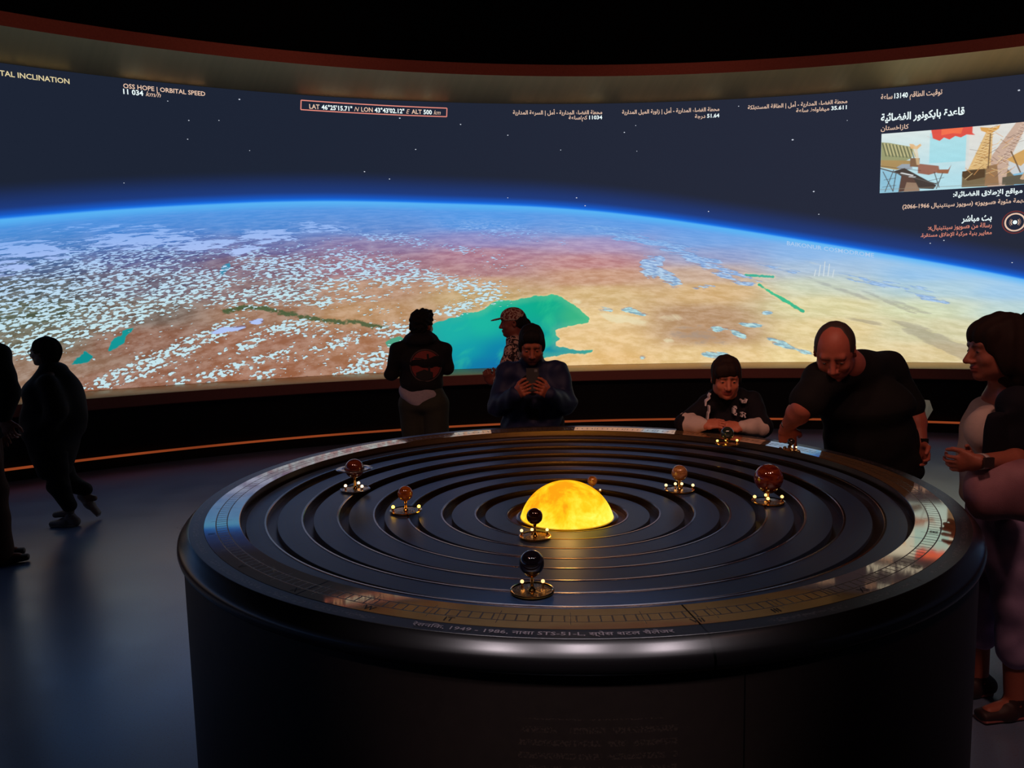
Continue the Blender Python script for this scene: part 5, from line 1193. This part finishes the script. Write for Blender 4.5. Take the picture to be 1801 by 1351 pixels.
# --- walking figure in a long dark coat at the left
Y = 5.95
r_ = (A(104, 900, Y)[0], Y)
f = Fig('person', 'walking person in a long black coat and glasses with dark gathered hair', r_, (-1, -.05), .90, .007, 1.0,
        hd=A(76, 618, Y), nec=A(92, 648, Y), che=A(94, 700, Y), wai=A(96, 745, Y), pel=A(98, 790, Y), hipR=A(100, 800, Y+.08), hipL=A(98, 800, Y-.08), kneL=A(103, 855, Y-.08), ankL=A(122, 896, Y-.06), kneR=A(118, 846, Y+.1), ankR=A(150, 868, Y+.12), toeR=A(172, 888, Y+.12)-V3(0, 0, -.0), shL=A(84, 674, Y-.17), shR=A(96, 672, Y+.17), elL=A(100, 725, Y-.22), wrL=A(78, 760, Y-.2), elR=A(104, 722, Y+.22), wrR=A(76, 745, Y+.2))
f.J['toeR'] = f.J['ankR']+nrm(V3(.1, 0, -.12))*.1
f.body((-1, 0, -.02), tones=((96, 84, 76), (90, 60, 54), (20, 16, 16)), eyes_=False, h=.006)
M['coat'] = cloth('black_coat', (13, 12, 14))
x_ = SDF(); x_.limb(A(98, 828, Y), A(93, 760, Y), (.17, .11), (.25, .19), f.R, .05); x_.limb(A(93, 752, Y), A(90, 690, Y), (.26, .21), (.225, .18), f.R, .06); x_.limb(A(90, 690, Y), A(93, 648, Y), (.225, .18), (.12, .10), f.R, .06)
for sd in 'RL': x_.chain([f.J['sh'+sd], f.J['el'+sd], f.J['wr'+sd]], [.075, .07, .055], .04)
x_.ell(A(120, 715, Y), (.15, .12, .24), f.R, f.F, f.U, .08)
f.part('coat', x_, M['coat'], None, folds(.008, 18, 1.))
x_ = SDF()
for sd in 'RL': x_.chain([f.J['hip'+sd], f.J['kne'+sd], f.J['ank'+sd]+V3(0, 0, .03)], [.09, .075, .055], .03)
f.part('trousers', x_, cloth('black_trousers_left', (15, 14, 16)), None, folds(.004, 40, 1.))
a = f.J['ankL']; grey = simple('grey_trainer', (96, 92, 92), .6)
f.J['ankL'] = V3(a[0], a[1], .085)
f.shoes(grey, 'trainer', simple('pale_sole', (130, 126, 122), .7), 1.05)
f.hair([(0, -.03, .030, (.095, .112, .098), .01, '+'), (0, -.10, .0, (.06, .06, .075), .03, '+'), (0, -.05, -.07, (.08, .07, .06), .03, '+'), (0, .115, -.04, (.09, .062, .085), .01, '-')], M['hair_black'], strands(.004, 90))
gm = simple('black_spectacle_frame', (12, 12, 13), .3)
gl_ = thing('glasses', 'black framed glasses worn by the walking person in the long coat', 'glasses', tuple(f.P(0, .1, 0)))
for sg in (-1, 1):
    pts = [f.P(sg*.033+.021*math.cos(a), .098, -.002+.017*math.sin(a)) for a in np.linspace(0, 2*math.pi, 17)]
    link('rim', tube(pts, .0028, 6), gm, gl_); link('temple', tube([f.P(sg*.056, .094, .004), f.P(sg*.082, .02, .004), f.P(sg*.084, -.01, -.004)], .0026, 6), gm, gl_)

# --- person cut by the left edge of the frame
Y = 5.05
r_ = (A(-22, 900, Y)[0], Y)
f = Fig('person', 'person in a dark jacket and brown flared trousers cut off by the left edge', r_, (.9, .45), 1.0, .007, 1.08,
        hd=A(-42, 560, Y), nec=A(-40, 592, Y), shR=A(-6, 626, Y-.12), shL=A(-40, 622, Y+.16), elR=A(14, 690, Y-.16), wrR=A(8, 738, Y-.2), ankR=A(-6, 966, Y-.05), kneR=A(-12, 860, Y-.06))
f.J['ankR'][2] = .085
f.body((1, .3, 0), eyes_=False, h=.006, hands={'R': dict(tip=A(16, 762, Y-.2), n=(0, 1, 0), curl=.5)})
f.top(cloth('black_jacket', (14, 14, 18)), .95, .04, name='jacket', shr=.08, elr=.07, wid=1.06)
f.bottoms(cloth('brown_flares', (74, 50, 40)), 'flared_trousers', .02, .96, 1.5)
f.shoes(simple('brown_boot', (70, 56, 46), .6), 'boot', None, 1.1)
f.hair([(0, -.02, .03, (.09, .105, .095), .01, '+'), (0, -.05, -.06, (.085, .07, .08), .03, '+'), HCUT], M['hair_dark'], strands(.004, 120))
# --- head seen behind the woman's hair at the right edge
Y = 4.6
r_ = (A(1826, 700, Y)[0], Y)
f = Fig('person', 'person in a dark top mostly hidden behind the woman with the brown bob', r_, (-.3, -1), .93, .008, 1.0, hd=A(1822, 580, Y), nec=A(1823, 612, Y))
f.body((-.3, -1, -.1), tones=((130, 84, 70), (120, 62, 56), (26, 18, 16)), eyes_=False, h=.007)
f.top(cloth('dark_green_top', (20, 26, 24)), 1., .02, name='sweater'); f.bottoms(cloth('dark_jeans', (24, 26, 34))); f.shoes(M['shoe_dark'])
f.hair([(0, -.02, .035, (.098, .11, .098), .01, '+'), (0, -.05, -.05, (.09, .07, .08), .03, '+'), HCUT], M['hair_black'], strands(.004, 120))
